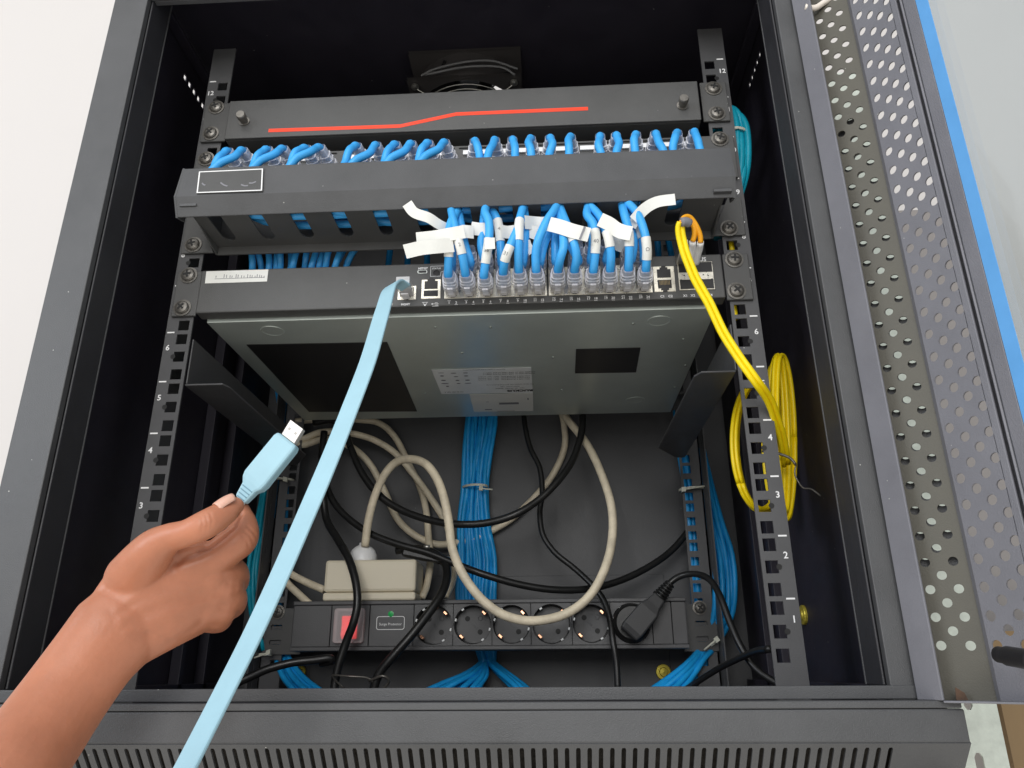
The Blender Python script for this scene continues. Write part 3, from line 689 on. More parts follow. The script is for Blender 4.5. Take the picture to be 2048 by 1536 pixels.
for i in range(len(pts_)-1):
    A_, B_ = Vector((pts_[i][0], yt, pts_[i][1])), Vector((pts_[i+1][0], yt, pts_[i+1][1])); t_ = (B_-A_).normalized(); o_ = Vector((-t_.z, 0, t_.x))*w/2
    pm.prism([A_+o_, B_+o_, B_-o_, A_-o_], (0, .0001, 0))
pm.build('printed_marks', WHITE, sw)
# serial label, front left
mb = MB(); q = [P(*a, yf-.0001) for a in ((413, 543), (537, 539), (534, 563), (410, 567))]; mb.prism(q, (0, -.0002, 0)); sl_ = mb.build('serial_sticker', PAPER, sw)
mb = MB()
for k, xx in enumerate([432, 448, 453, 460, 464, 472, 476, 483, 488, 495, 500, 504, 510, 514, 519, 523, 528]):
    hgt = 4+((k*7) % 4); mb.box(*sorted((P(xx, 553, yf).x, P(xx+1.1, 553, yf).x)), yf-.0005, yf-.0003, P(xx, 556, yf).z, P(xx, 556-hgt, yf).z)
mb.box(P(430, 556, yf).x, P(530, 552, yf).x, yf-.0005, yf-.0003, P(480, 557, yf).z, P(480, 556.3, yf).z)
mb.build('barcode', INKG, sl_)
# underside details: feet marks, dark pads, stickers, rivets
zu = .2799
def UQ(pts, dz=.0006): return [Pz(a, b, zu-dz) for a, b in pts]
for pts in (((493, 690), (774, 685), (834, 823), (618, 824)), ((1152, 699), (1281, 696), (1272, 745), (1150, 747))):
    mb = MB(); mb.prism(UQ(pts), (0, 0, .0005)); mb.build('foam_pad', DARK, sw)
for px, py in ((545, 662), (1318, 642), (665, 817), (1270, 800)):
    c = Pz(px, py, zu); mb = MB(); mb.lathe((c.x, c.y, zu), (0, 0, -1), [(.0105, -.0002), (.0100, .0004), (.0092, .0004), (.0088, .0001), (.0001, .0001)], 32); mb.build('foot_dimple', STEEL, sw)
for px, py in ((871, 655), (981, 655), (924, 706), (1106, 715), (1266, 648), (1367, 679), (1371, 731), (1349, 775), (850, 787), (1123, 780), (779, 627)):
    c = Pz(px, py, zu) if py > 640 else Pz(px, py, .2815); mb = MB(); mb.lathe((c.x, c.y, c.z), (0, 0, -1), [(.0013, -.0004), (.0013, .0006), (.0001, .0010)], 12); mb.build('rivet', STEELE, sw)
mb = MB(); mb.prism(UQ(((863, 740), (1062, 735), (1066, 786), (883, 788))), (0, 0, .0003)); st1 = mb.build('rating_sticker', PAPERG, sw)
mb = MB(); mb.prism(UQ(((939, 789.5), (1066, 786.5), (1067, 822), (948, 824)), .0008), (0, 0, .0003)); st2 = mb.build('paper_sticker', PAPER, sw)
def UM(x, y, dz): return Matrix(((-1, 0, 0, x), (0, 1, 0, y), (0, 0, -1, zu-dz), (0, 0, 0, 1)))
mb = MB()
def UT(s, px, py, size, dz=.0009, bold=0, al='CENTER'):
    c = Pz(px, py, zu-dz); text(mb, s, size, UM(c.x, c.y, dz), bold=bold, th=.00003, align=al)
UT('RUCKUS', 1040, 781, .0072, bold=.0003)
for k, yy_ in enumerate((776.5, 773, 769)): UT(('Input   AC 100-240V   50/60Hz', 'Rated current   1.5A', 'This device complies with part 15 of the FCC rules')[k], 1020, yy_, .0024)
for k, yy_ in enumerate((759, 756, 753)): UT('CAN ICES-3 (A)/NMB-3(A)   class 1 laser product', 1008, yy_, .0026)
for k, yy_ in enumerate((748, 745)): UT('complies with 21 CFR 1040.10 and 1040.11', 1018, yy_, .003)
UT('Operation is subject to the following conditions', 968, 739.5, .0022)
UT('P/N 84-1001  REV A', 908, 784, .0024)
mb.build('printed_text', INK, st1)
ic = MB()
for px, py, w_, h_ in ((882, 746, .0060, .0012), (907, 746.5, .006, .0022), (931, 746, .005, .0020), (884, 752, .0040, .003), (912, 753.5, .005, .002), (932, 752, .0045, .0028), (887, 761, .005, .003), (915, 761, .0042, .0028), (935, 760.5, .005, .003), (890, 767, .008, .0022), (917, 767, .004, .0022), (936, 766.5, .007, .0022), (895, 773, .003, .003)):
    c = Pz(px, py, zu-.0009); ic.prism([(c.x+w_*math.cos(t)/2, c.y+h_*math.sin(t)/2, zu-.0009) for t in [2*math.pi*k/10 for k in range(10)]], (0, 0, .0001))
ic.build('approval_marks', INKG, st1)
mb = MB()
for px, py, w_, h_ in ((1018, 807, .022, .006), (975, 804, .003, .001), (977, 819, .008, .0026), (1056, 798, .0014, .006), (1012, 822, .02, .0008)):
    c = Pz(px, py, zu-.0012); mb.box(c.x-w_/2, c.x+w_/2, c.y-h_/2, c.y+h_/2, zu-.0012, zu-.0011)
mb.build('barcode', INKG, st2)

# ================================================================== BLUE PATCH CORDS (24)
def plug_mesh():
    b = MB(); b.box(-.0056, .0056, -.0120, .0, -.0038, .0040); b.box(-.0030, .0030, -.0160, -.002, -.0066, -.0050)
    b.prism([(-.0028, -.002, -.0058), (.0028, -.002, -.0058), (.0028, -.002, -.0036), (-.0028, -.002, -.0036)], (0, -.003, 0))
    return b
def boot_mesh():
    b = MB(); prof = []; rings = [(-.0118, .0064, .0058), (-.0150, .0066, .0062), (-.0200, .0064, .0060), (-.0202, .0058, .0056), (-.0250, .0060, .0056), (-.0252, .0053, .0051), (-.0300, .0055, .0052), (-.0302, .0047, .0046), (-.0375, .0043, .0043), (-.0385, .0039, .0039)]
    n = 16; vs = []; fs = []
    for y, a_, c_ in rings:
        for j in range(n):
            t = 2*math.pi*j/n; cx_, sz_ = math.cos(t), math.sin(t); e = .55
            vs.append((a_*abs(cx_)**e*(1 if cx_ > 0 else -1), y, c_*abs(sz_)**e*(1 if sz_ > 0 else -1)))
    for i in range(len(rings)-1):
        for j in range(n): fs.append((i*n+j, i*n+(j+1) % n, (i+1)*n+(j+1) % n, (i+1)*n+j))
    b.add(vs, fs, False); b.box(-.0022, .0022, -.0245, -.0130, -.0082, -.0066); return b
def to_mesh(mb, name, m):
    me = bpy.data.meshes.new(name); me.from_pydata([tuple(v) for v in mb.v], [], mb.f); me.materials.append(m); return me
PLUG = to_mesh(plug_mesh(), 'plug', CLEARP); BOOT = to_mesh(boot_mesh(), 'boot', CLEAR)
def place(me, name, root, loc, rot=(0, 0, 0)):
    o = bpy.data.objects.new(name, me); col().objects.link(o); o.parent = root; o.location = Vector(loc)-BASE[root.name]; o.rotation_euler = rot; return o
low = {1: [(400,512),(402,420),(405,320),(412,240),(450,165)], 2: [(493,508),(478,420),(455,330),(430,230),(412,140)],
 3: [(595,520),(608,420),(622,320),(622,230),(600,175),(612,135)], 4: [(700,500),(712,430),(745,345),(790,240),(805,150)],
 5: [(785,490),(783,400),(785,300),(790,220),(812,140)], 6: [(880,488),(878,400),(895,320),(935,230),(975,170),(1000,130)],
 7: [(1000,488),(1012,430),(1030,360),(1022,260),(1002,160)], 8: [(1090,488),(1100,420),(1085,340),(1050,250),(1010,150)],
 9: [(1193,488),(1203,400),(1205,310),(1192,240),(1158,190),(1165,140)], 10: [(1285,483),(1288,400),(1270,300),(1228,200),(1165,135)],
 11: [(1385,478),(1388,380),(1385,280),(1362,190),(1352,145)], 12: [(1480,480),(1485,380),(1470,280),(1430,180),(1362,110)]}
upr = {1: [(420,440),(425,330),(440,220),(450,150)], 2: [(520,440),(490,350),(470,250),(455,160)], 3: [(600,440),(580,360),(590,260),(600,150)], 4: [(690,440),(685,340),(668,220),(620,135)],
 5: [(810,440),(820,330),(822,230),(812,140)], 6: [(905,440),(925,350),(975,230),(1005,140)], 7: [(985,430),(985,300),(998,210),(1008,125)], 8: [(1110,440),(1060,340),(1040,250),(1012,150)],
 9: [(1180,440),(1190,330),(1185,250),(1165,150)], 10: [(1265,440),(1280,350),(1240,240),(1170,140)], 11: [(1405,440),(1412,330),(1385,230),(1355,140)], 12: [(1470,430),(1460,320),(1420,230),(1358,140)]}
peaks = [(436,312,45),(468,308,40),(515,306,45),(548,303,42),(590,300,48),(620,298,45),(698,296,35),(738,301,32),(775,297,35),(808,297,32),(843,293,30),(876,293,30),
         (955,287,-12),(985,285,12),(1030,290,-10),(1057,280,12),(1105,283,-10),(1137,275,12),(1197,285,10),(1238,282,-10),(1268,275,12),(1318,280,-12),(1350,270,14),(1393,268,-8)]
zlp, zup = zlo+.0066, zlo+.0192
G = 'blue patch cables joining the patch panel to the switch'
ORD = 'first second third fourth fifth sixth seventh eighth ninth tenth eleventh twelfth'.split()
ordn = []
for c in range(12): ordn += [(c+1, 'upper'), (c+1, 'lower')]
cords = {}
for idx, (c, row) in enumerate(ordn):
    num = 2*c-1 if row == 'upper' else 2*c
    root = thing('patch_cable', 'blue patch cable in the %s port of the %s plug column from the flat cable' % (row, ORD[c-1]), 'patch cable', (pc[c-1], -.02, .30), G)
    x = pc[c-1]; zp = zlp if row == 'lower' else zup
    ph = Vector((x, yf-.001, zp)); 
    pth = low[c] if row == 'lower' else upr[c]
    yb = -.0420 if row == 'lower' else -.0400
    ang = random.uniform(-.05, .05)
    first = P(*z4(*pth[0]), yb)
    pl = place(PLUG, 'connector', root, ph, (0, 0, 0)); 
    if row == 'upper': pl.rotation_euler = (0, math.pi, 0)
    dxy = (first.x-x); zr = math.atan2(dxy, .034)
    dz_ = first.z-zp; dz_ = max(-.006, min(.006, dz_)); first = Vector((first.x, first.y, zp+dz_))
    bt = place(BOOT, 'boot', root, ph, (-math.atan2(dz_, .036), (math.pi if row == 'upper' else 0), zr*.9))
    n = len(pth); pts = [lerp(ph+Vector((0, -.008, 0)), first, .0), lerp(ph, first, .75), first]
    for i, q in enumerate(pth[1:], 1):
        t = i/(n-1); bow = (.012 if row == 'lower' else .004)*math.sin(math.pi*t)
        pts.append(P(*z4(*q), lerp(yb, -.046 if row == 'lower' else -.041, t)-bow))
    e = pts[-1]; k0 = len(pts)
    # up into the duct, along it, and out of its top to the patch panel
    tj = Vector((P(peaks[idx][0]+peaks[idx][2], 320, -.02).x, .0015, JZ)); rotj = (-.17, 0, .55*math.atan2(P(peaks[idx][0], peaks[idx][1], -.044).x-tj.x, .036)); bj = tj+Euler(rotj).to_matrix() @ Vector((0, -.0375, 0)); bi = tj+Euler(rotj).to_matrix() @ Vector((0, -.018, 0))
    if idx < 12: leg = -.011 if idx % 2 else -.0015
    else: leg = (.002, -.003, .0)[idx % 3]
    hz = .355+.0055*(idx % 5); hy = -.040+.0075*((idx*3) % 5)
    pk = peaks[idx]; py_ = -.044; top = P(pk[0], pk[1]+6, py_); jx = P(pk[0]+pk[2], 320, -.02).x
    pts += [Vector((e.x, e.y+.003, max(e.z, .350))), Vector((lerp(e.x, top.x, .12), hy, hz)), Vector((lerp(e.x, top.x, .5), hy+.002, hz-.003)), Vector((lerp(e.x, top.x, .88), hy-.002, hz)),
            Vector((top.x+leg*1.25, -.0470, .382)), Vector((top.x+leg, -.0485+(.003 if idx % 2 == 0 else 0), top.z-.0115)), top, lerp(top, bj, .5)+Vector((0, 0, .0012)), bj, bi]
    cb_ = MB(); cb_.tube(pts, .0034, 12, sub=5); cb_.build('cable', BLUE, root)
    place(PLUG, 'connector', root, tj, rotj); place(BOOT, 'boot', root, tj, rotj)
    cords[(c, row)] = (root, spline(pts[1:k0], 6))
def wrap(c, row, t0, t1, chars=''):
    root, sp_ = cords[(c, row)]; a_ = int(t0*(len(sp_)-1)); b_ = max(a_+2, int(t1*(len(sp_)-1)))
    mb = MB(); mb.tube(sp_[a_:b_+1], .0038, 14, sub=1, cap=False); w_ = mb.build('label_wrap', PAPER, root)
    if chars:
        q = sp_[(a_+b_)//2]; d_ = (sp_[b_]-sp_[a_]).normalized(); up_ = d_; rt = Vector((up_.z, 0, -up_.x)).normalized(); nn = rt.cross(up_)
        if nn.y > 0: nn = -nn; rt = -rt
        M = Matrix(((rt.x, up_.x, nn.x, 0), (rt.y, up_.y, nn.y, 0), (rt.z, up_.z, nn.z, 0), (0, 0, 0, 1))); M.translation = q+nn*.0039
        tm = MB(); text(tm, chars, .0042, M, th=.00005); tm.build('printed_text', INKG, w_)
def flag(c, row, pts, w, ys, mark=False):
    root = cords[(c, row)][0]; mb = MB(); cl = spline(pxpath([z4(*p) for p in pts], ys), 5); strip(mb, cl, w, .00025, side=(0, -.25, 1)); f_ = mb.build('label_flag', PAPER, root)
    if mark:
        m2 = MB(); a_, b_ = P(*z4(1146, 255), ys[-1]-.0022), P(*z4(1118, 325), ys[-1]-.0022); strip(m2, [a_, b_], .0016, .0002, side=(1, 0, 0)); m2.build('printed_bar', INKG, f_)
wrap(1, 'lower', .42, .62); wrap(2, 'lower', .45, .66, '2')
wrap(3, 'lower', .30, .52, '36'); wrap(4, 'upper', .50, .76, '4'); wrap(4, 'lower', .38, .58, '31'); wrap(5, 'lower', .55, .80)
wrap(9, 'lower', .36, .60, '40'); wrap(8, 'lower', .60, .8); wrap(10, 'lower', .48, .66); wrap(12, 'lower', .30, .55, 'O'); wrap(11, 'lower', .45, .62); wrap(12, 'upper', .5, .68, 'A')
flag(1, 'upper', [(175, 128), (215, 178), (290, 205), (345, 240), (388, 262)], .0085, (-.062, -.058, -.05))
flag(1, 'lower', [(163, 392), (250, 372), (340, 362), (428, 355)], .0112, (-.066, -.064, -.062, -.058))
flag(2, 'lower', [(226, 322), (320, 312), (410, 296), (488, 282)], .0105, (-.060, -.060, -.061, -.060))
flag(2, 'upper', [(470, 280), (505, 282), (538, 285)], .0105, (-.052, -.052, -.05))
flag(3, 'upper', [(522, 262), (565, 268), (605, 268)], .0105, (-.047, -.048, -.048))
flag(3, 'lower', [(655, 345), (605, 348), (596, 352)], .009, (-.06, -.060, -.058))
flag(4, 'upper', [(690, 280), (728, 285), (765, 280)], .0105, (-.049, -.046, -.046))
flag(6, 'lower', [(815, 230), (870, 235), (915, 238), (965, 232)], .0110, (-.052, -.046, -.045, -.044))
flag(5, 'upper', [(815, 270), (862, 285), (910, 305), (958, 330)], .0105, (-.046, -.045, -.044))
flag(5, 'lower', [(828, 330), (842, 370), (858, 398)], .006, (-.046, -.044, -.044))
flag(8, 'lower', [(950, 240), (1010, 255), (1080, 278), (1170, 300)], .0112, (-.058, -.062, -.062), True)
flag(10, 'lower', [(1228, 215), (1280, 240), (1320, 270), (1360, 285), (1400, 292)], .0112, (-.062, -.06, -.062))
flag(10, 'upper', [(1285, 310), (1325, 345), (1360, 360)], .0112, (-.044, -.042, -.044))
flag(12, 'upper', [(1415, 222), (1470, 160), (1540, 120), (1640, 105)], .0090, (-.056, -.056, -.058))
flag(11, 'upper', [(1395, 215), (1440, 240)], .009, (-.052, -.054))

# ================================================================== BULK BLUE CABLES
def bundle(name, label, base, paths, r, m, ties=(), group=None):
    root = thing(name, label, 'cable bundle', base, group)
    for k_, pth in enumerate(paths):
        pth = [q_+Vector((0, (.0028 if k_ % 2 else -.0016)+.0022*math.sin(i_*1.7+k_*2.1), .0010*math.sin(i_*1.1+k_*3.3))) for i_, q_ in enumerate(pth)]
        mb = MB(); mb.tube(pth, r, 8, sub=4); mb.build('strand', m, root)
    for t in ties: zip_tie(root, *t)
    return root
rnd = random.Random(3)
ctr = [(965, 800), (962, 850), (955, 910), (950, 975), (948, 1050), (955, 1120), (952, 1200), (965, 1260), (975, 1318)]
wd_ = [27, 28, 24, 22, 30, 36, 36, 24, 12]
paths = []
for k in range(13):
    lane = -1+2*k/12; back_ = (k % 2)*.006; ph = rnd.uniform(0, 6)
    pts = [P(x+lane*w_+2*math.sin(ph+i*1.3), y, .343-back_+.003*math.cos(lane*1.5)) for i, ((x, y), w_) in enumerate(zip(ctr, wd_))]
    if lane < .1: q_ = lane+1; tail = [(972+lane*16, 1330), (925+q_*48, 1350), (885+q_*78, 1368), (838+q_*112, 1390)]
    else: tail = [(980+lane*12, 1330), (996+lane*18, 1348), (1016+lane*26, 1368), (1036+lane*34, 1390)]
    pts += [P(x, y, lerp(.338, .30, i/3)-.004*(k % 3)) for i, (x, y) in enumerate(tail)]
    paths.append([P(965+lane*25, 770, .35)]+pts)
c = P(950, 975, .340); t1 = P(985, 982, .328)
bundle('cable_bundle', 'tied bundle of blue cables running down the middle of the back panel', (c.x, .34, .1), paths, .0031, BLUE2, [((c.x, .340, c.z), (0.04, 0, 1), (.0125, .0180), (P(962, 977, .325), P(985, 979, .322)))])
# behind right rear rail
paths = []
for k in range(5):
    paths.append([P(1350+k*6, 822, .325), P(1358+k*6, 900, .322), P(1370+k*5, 980, .318), P(1380+k*4, 1080, .318), P(1386+k*4, 1180, .318), P(1396+k*4, 1290, .318), P(1390+k*5-4, 1340, .315), P(1360+k*4, 1375, .30)])
c = P(1385, 976, .30)
bundle('cable_bundle', 'blue cables behind the rear rail nearest the yellow fibre, showing through its holes', (.22, .32, .1), paths, .0032, BLUE2, [((c.x+.002, .311, c.z), (0.02, 0, 1), (.013, .016), (P(1367, 979, .294), P(1410, 972, .292)))])
paths = []
for k in range(7):
    o = (k-3)*5; paths.append([P(1400+o*.4, 900, .33), P(1412+o*.6, 960, .325), P(1428+o*.9, 1040, .31), P(1445+o*1.2, 1110, .30), P(1450+o*1.3, 1180, .295), P(1444+o*1.2, 1235, .30), P(1418+o, 1290, .31), P(1396+o*.8, 1318, .296), P(1372+o*1.2, 1345, .285), P(1335+o*1.9, 1376, .275), P(1300+o*2, 1395, .265)])
c = P(1425, 1282, .31)
bundle('cable_bundle', 'blue cables bowing around the rear rail near the yellow fibre to the floor', (.25, .30, .08), paths, .0031, BLUE2, [((c.x, c.y, c.z), (-.5, -.1, .7), (.012, .012), (P(1433, 1279, .285), P(1408, 1300, .287)))])
paths = [[P(552+k*4, 760, .34), P(560+k*4, 830, .335), P(562+k*3, 900, .33), P(556+k*4, 1000, .322), P(556+k*3, 1100, .320), P(548+k*3, 1200, .318), P(552+k*5, 1300, .315), P(566+k*9, 1352, .30), P(590+k*14, 1385, .28)] for k in range(5)]
c = P(566, 958, .30)
bundle('cable_bundle', 'blue cables behind the rear rail beside the hand, showing through its holes', (-.23, .32, .1), paths, .0031, BLUE2, [((c.x-.004, .311, c.z), (0, 0, 1), (.013, .014), (P(571, 959, .292), P(548, 953, .292)))])
paths = [[P(538+k*3, 900, .33), P(524+k*3, 990, .315), P(508+k*4, 1080, .30), P(499+k*4, 1150, .295), P(504+k*4, 1230, .30), P(520+k*4, 1300, .305)] for k in range(4)]
c = P(525, 1309, .30)
bundle('cable_bundle', 'cyan cables bowing around the rear rail behind the hand', (-.27, .30, .08), paths, .0028, CYAN, [((c.x, c.y+.01, c.z), (0, 0, 1), (.012, .012), (P(537, 1305, .285), P(508, 1316, .285)))])
# right-hand service loop beside the top of the rail
paths = []
for k in range(7):
    o = k*3.6; paths.append([P(1425+o, 260, .07), P(1440+o*.9, 222+k, .04), P(1462+o*.75, 222+k*2, .03), P(1472+o*.9, 262, .028), P(1474+o*1.0, 320, .028), P(1468+o*.85, 372, .03), P(1455+o*.6, 420, .04), P(1430+o*.6, 470, .07)])
c = P(1485, 267, .028)
bundle('cable_bundle', 'cyan cable loop bulging past the front rail near the striped blanking plate', (.25, .03, .45), paths, .0032, CYAN, [((c.x-.003, .029, c.z), (.05, 0, 1), (.0105, .007))])
# drape behind the duct and above the switch
paths = []
for k in range(14):
    x0_ = 508+k*14+rnd.uniform(-4, 4); dx_ = -12+k*3.2+rnd.uniform(-9, 9)
    paths.append([P(x0_+dx_*1.4, 440, .03), P(x0_+dx_, 478, .022), P(x0_+dx_*.4, 508, .018), P(x0_, 538, .022), P(x0_-8, 590, .04)])
bundle('cable_bundle', 'dark blue cables hanging behind the cable duct above the white serial sticker', (-.12, .05, .34), paths, .0030, BLUE)
paths = []
for k in range(16):
    x0_ = 780+k*38+rnd.uniform(-8, 8); dx_ = rnd.uniform(-30, 30)
    paths.append([P(x0_+dx_, 420, .075), P(x0_+dx_*.6, 470, .068), P(x0_, 520, .068), P(x0_-6, 580, .075)])
bundle('cable_bundle', 'shadowed blue cables hanging behind the cable duct above the switch ports', (.1, .07, .34), paths, .0030, BLUE2)

# ================================================================== PDU
pd = thing('power_strip', 'black rack power strip with six round sockets and a lit red switch', 'power strip', (0, .28, .045))
ZP0, ZP1, YP = .0185, .0690, .262
xl, xr = P(585, 1255, YP).x, P(1374, 1250, YP).x
bx = [P(v, 1255, YP).x for v in (661, 738, 827, 906, 984, 1062, 1144, 1222, 1305, 1345, 1374)]
mb = MB(); mb.box(xl-.001, xr+.001, YP+.0170, .300, ZP0, ZP1); mb.box(xl-.001, xr+.001, YP+.0013, YP+.0168, ZP1-.0044, ZP1-.0001); mb.box(xl-.001, xr+.001, YP+.0013, YP+.0168, ZP0+.0001, ZP0+.0044); mb.box(xl-.001, xl+.002, YP+.0013, YP+.0166, ZP0+.0046, ZP1-.0046); mb.box(xr-.002, xr+.001, YP+.0013, YP+.0166, ZP0+.0046, ZP1-.0046); mb.box(xl-.001, xr+.001, YP-.0016, YP+.001, ZP1-.0042, ZP1); mb.box(xl-.001, xr+.001, YP-.0016, YP+.001, ZP0, ZP0+.0042)
mb.build('housing', PDUM, pd, bevel=.0009)
zi0, zi1 = ZP0+.0045, ZP1-.0045; zm = (zi0+zi1)/2
def module(x0, x1, name='module', m=PDUM): 
    q = MB(); q.box(x0+.0004, x1-.0004, YP, YP+.001, zi0, zi1); return q.build(name, m, pd, bevel=.0003)
module(xl, bx[0], 'blank_module'); mS = module(bx[0], bx[1], 'switch_module'); mG = module(bx[1], bx[2], 'surge_module'); module(bx[8], bx[9], 'blank_module'); module(bx[9], bx[10], 'blank_module')
sc0 = (bx[0]+bx[1])/2; 
q = MB(); q.prism([(u, YP-.0062, v) for u, v in rrect(sc0-.0160, sc0+.0160, zm-.0175, zm+.0175, .003)], (0, .006, 0))
COVER = mat('clear_switch_cover', (.8, .70, .70), .3, alpha=.36, coat=.7, bump=.4, bscale=200)
cv = q.build('clear_cover', COVER, mS, bevel=.0006)
q = MB(); q.box(sc0-.0135, sc0+.0135, YP-.0008, YP-.0001, zm-.0150, zm+.0150); q.build('cover_frame', PDUD, mS)
q = MB(); q.prism([(sc0-.0082, YP-.0008, zm-.0135), (sc0-.0082, YP-.0045, zm-.010), (sc0-.0082, YP-.0025, zm), (sc0-.0082, YP-.0040, zm+.0095), (sc0-.0082, YP-.0008, zm+.0100)], (.0165, 0, 0)); rk = q.build('red_rocker', RED, mS, bevel=.0005)
q = MB(); q.lathe((sc0+.001, YP-.0035, zm-.0005), (0, -1, 0), [(.0017, 0), (.0012, .0012), (.0002, .0016)], 12); q.build('neon_spot', LAMP, mS)
# surge label, led
gx = P(781.5, 1236, YP).x; gz = P(781, 1246, YP).z
q = MB(); 
o_ = rrect(gx-.0150, gx+.0150, gz-.0068, gz+.0068, .0025); i_ = rrect(gx-.0144, gx+.0144, gz-.0062, gz+.0062, .002)
for i in range(len(o_)):
    j = (i+1) % len(o_); q.prism([(o_[i][0], YP-.0003, o_[i][1]), (o_[j][0], YP-.0003, o_[j][1]), (i_[j][0], YP-.0003, i_[j][1]), (i_[i][0], YP-.0003, i_[i][1])], (0, .0002, 0))
text(q, 'Surge Protector', .0037, MF(gx, YP-.0002, gz-.0012), th=.00008); q.build('printed_marks', WPLAS, mG)
q = MB(); lz = P(782, 1228, YP).z; q.lathe((gx, YP, lz), (0, -1, 0), [(.0030, 0), (.0030, .0004), (.0024, .0005), (.0022, .0014), (.0001, .002)], 16); q.build('green_led', GREENL, mG)
for k in range(6):
    xa_, xb_ = bx[2+k], bx[3+k]; xc = (xa_+xb_)/2; rr_ = min((xb_-xa_)/2-.0008, .0201)
    q = MB(); q.plate((0, YP, 0), (1, 0, 0), (0, 0, 1), (0, 1, 0), [(xa_+.0004, zi0, xb_-.0004, zi1, circ(xc, zm, rr_, 40))], .0012); s_ = q.build('socket', PDUM, pd)
    q = MB(); n = 40; vs = []
    for (rad, yy_) in ((rr_, YP+.0011), (rr_-.0006, YP+.0140), (.0001, YP+.0140)):
        for j in range(n): t = 2*math.pi*j/n; vs.append((xc+rad*math.cos(t), yy_, zm+rad*math.sin(t)))
    q.add(vs, [(i*n+j, i*n+(j+1) % n, (i+1)*n+(j+1) % n, (i+1)*n+j) for i in range(2) for j in range(n)]); q.f = q.f[:n]; q.flat = q.flat[:n]; q.build('well', WELLW, s_)
    q = MB(); q.lathe((xc, YP+.0146, zm), (0, -1, 0), [(rr_-.0016, 0), (rr_-.0016, .0006), (.0001, .0006)], 40); q.build('insert', PDUD, s_)
    q = MB()
    for sg in (-1, 1): q.lathe((xc+sg*.0068, YP+.0139, zm-sg*.0068), (0, -1, 0), [(.0027, 0), (.0027, .0004)], 16)
    q.build('pin_hole', SCREWD, s_)
    q = MB(); q.lathe((xc, YP+.0138, zm), (0, -1, 0), [(.0010, 0), (.0010, .0008)], 8)
    for sg in (-1, 1): q.obox((xc+sg*.0022, YP+.0135, zm-sg*.0022), (.0012, 0, -.0012), (.0004, 0, .0004), (0, .0004, 0))
    q.lathe((xc+.0070, YP+.0137, zm+.0072), (0, -1, 0), [(.0026, 0), (.0026, .0004), (.0022, .0005), (.0020, .0001)], 14); q.build('moulded_mark', PDUD, s_)
    for sg in (-1, 1):
        d_ = Vector((sg, 0, sg)).normalized(); e_ = Vector((-d_.z, 0, d_.x)); q = MB(); q.obox(Vector((xc, YP+.0055, zm))+d_*(rr_-.0030), e_*.0024, d_*.0014, Vector((0, .0045, 0))); q.build('earth_clip', COPPER, s_, bevel=.0004)
    q = MB()
    for a_ in (125, 165, -55, -15): d_ = Vector((math.cos(R(a_)), 0, math.sin(R(a_)))); e_ = Vector((-d_.z, 0, d_.x)); q.obox(Vector((xc, YP+.005, zm))+d_*(rr_-.0012), e_*.0014, d_*.0008, Vector((0, .0045, 0)))
    q.build('rib', PAPERG, s_)
for s in (-1, 1):   # mounting ears with three slots
    xa_, xb_ = (-.2430, xl-.0012) if s < 0 else (xr+.0012, .2510); cc = s*.2326; cells = [(xa_, ZP0-.002, cc-.008, ZP1-.004, None), (cc+.008, ZP0-.002, xb_, ZP1-.004, None)]
    pv = ZP0-.002
    for zz in (.0290, .0450, .0610):
        cells.append((cc-.008, pv, cc+.008, zz-.004, None)); cells.append((cc-.008, zz-.004, cc+.008, zz+.0035, [(cc+.007, zz), (cc+.006, zz+.0026), (cc-.006, zz+.0026), (cc-.007, zz), (cc-.006, zz-.0026), (cc+.006, zz-.0026)])); pv = zz+.0035
    cells.append((cc-.008, pv, cc+.008, ZP1-.004, None))
    q = MB(); q.plate((0, .2990, 0), (1, 0, 0), (0, 0, 1), (0, 1, 0), cells, .0018); q.build('ear', EQUIP, pd)
    screw(pd, cc, .2988, .0610, rot=s)
# schuko plug in the sixth socket
xc = (bx[7]+bx[8])/2
pg = thing('power_cable', 'black power cable with angled plug in the last socket of the power strip', 'power cable', (xc, .24, zm))
q = MB(); q.lathe((xc, YP+.015, zm), (0, -1, 0), [(.0190, 0), (.0195, .003), (.0195, .020), (.0180, .024), (.0160, .026)], 30)
q.build('plug_body', BLKCAB, pg)
q = MB(); A_ = P(1262, 1262, YP-.020); B_ = P(1318, 1195, YP-.020)
d_ = (B_-A_).normalized(); e_ = d_.cross(Vector((0, 1, 0))).normalized(); f_ = d_.cross(e_).normalized(); vs = []; fs = []
for t_, hw, ht in ((-.1, .0098, .0075), (.05, .0112, .0095), (.62, .0108, .0090), (.78, .0080, .0075), (1.02, .0066, .0062)):
    c_ = lerp(A_, B_, t_)
    for a_, b_ in ((-1,-1),(1,-1),(1,1),(-1,1)): vs.append(c_+e_*a_*hw+f_*b_*ht)
for i in range(4):
    for j in range(4): fs.append((i*4+j, i*4+(j+1) % 4, (i+1)*4+(j+1) % 4, (i+1)*4+j))
fs += [(3,2,1,0), (16,17,18,19)]; q.add(vs, fs); q.build('plug_grip', mat('plug_grip_rubber', (.035, .035, .036), .5, bump=.2, bscale=900), pg, bevel=.0018)
q = MB()
for k in range(6):
    c_ = lerp(B_, P(1342, 1165, YP-.018), k/6); q.tube([c_, c_+d_*.0019], .0078-.0005*k, 12, sub=1)
q.build('strain_relief', BLKCAB, pg)
q = MB(); q.tube([B_, P(1340, 1166, YP-.018), P(1362, 1152, YP-.02), P(1392, 1148, YP-.03), P(1420, 1160, YP-.045), P(1440, 1192, YP-.06), P(1458, 1240, YP-.07), P(1480, 1290, YP-.08), P(1512, 1338, YP-.09), P(1562, 1372, YP-.10)], .0033, 10); q.build('cable', BLKCAB, pg)

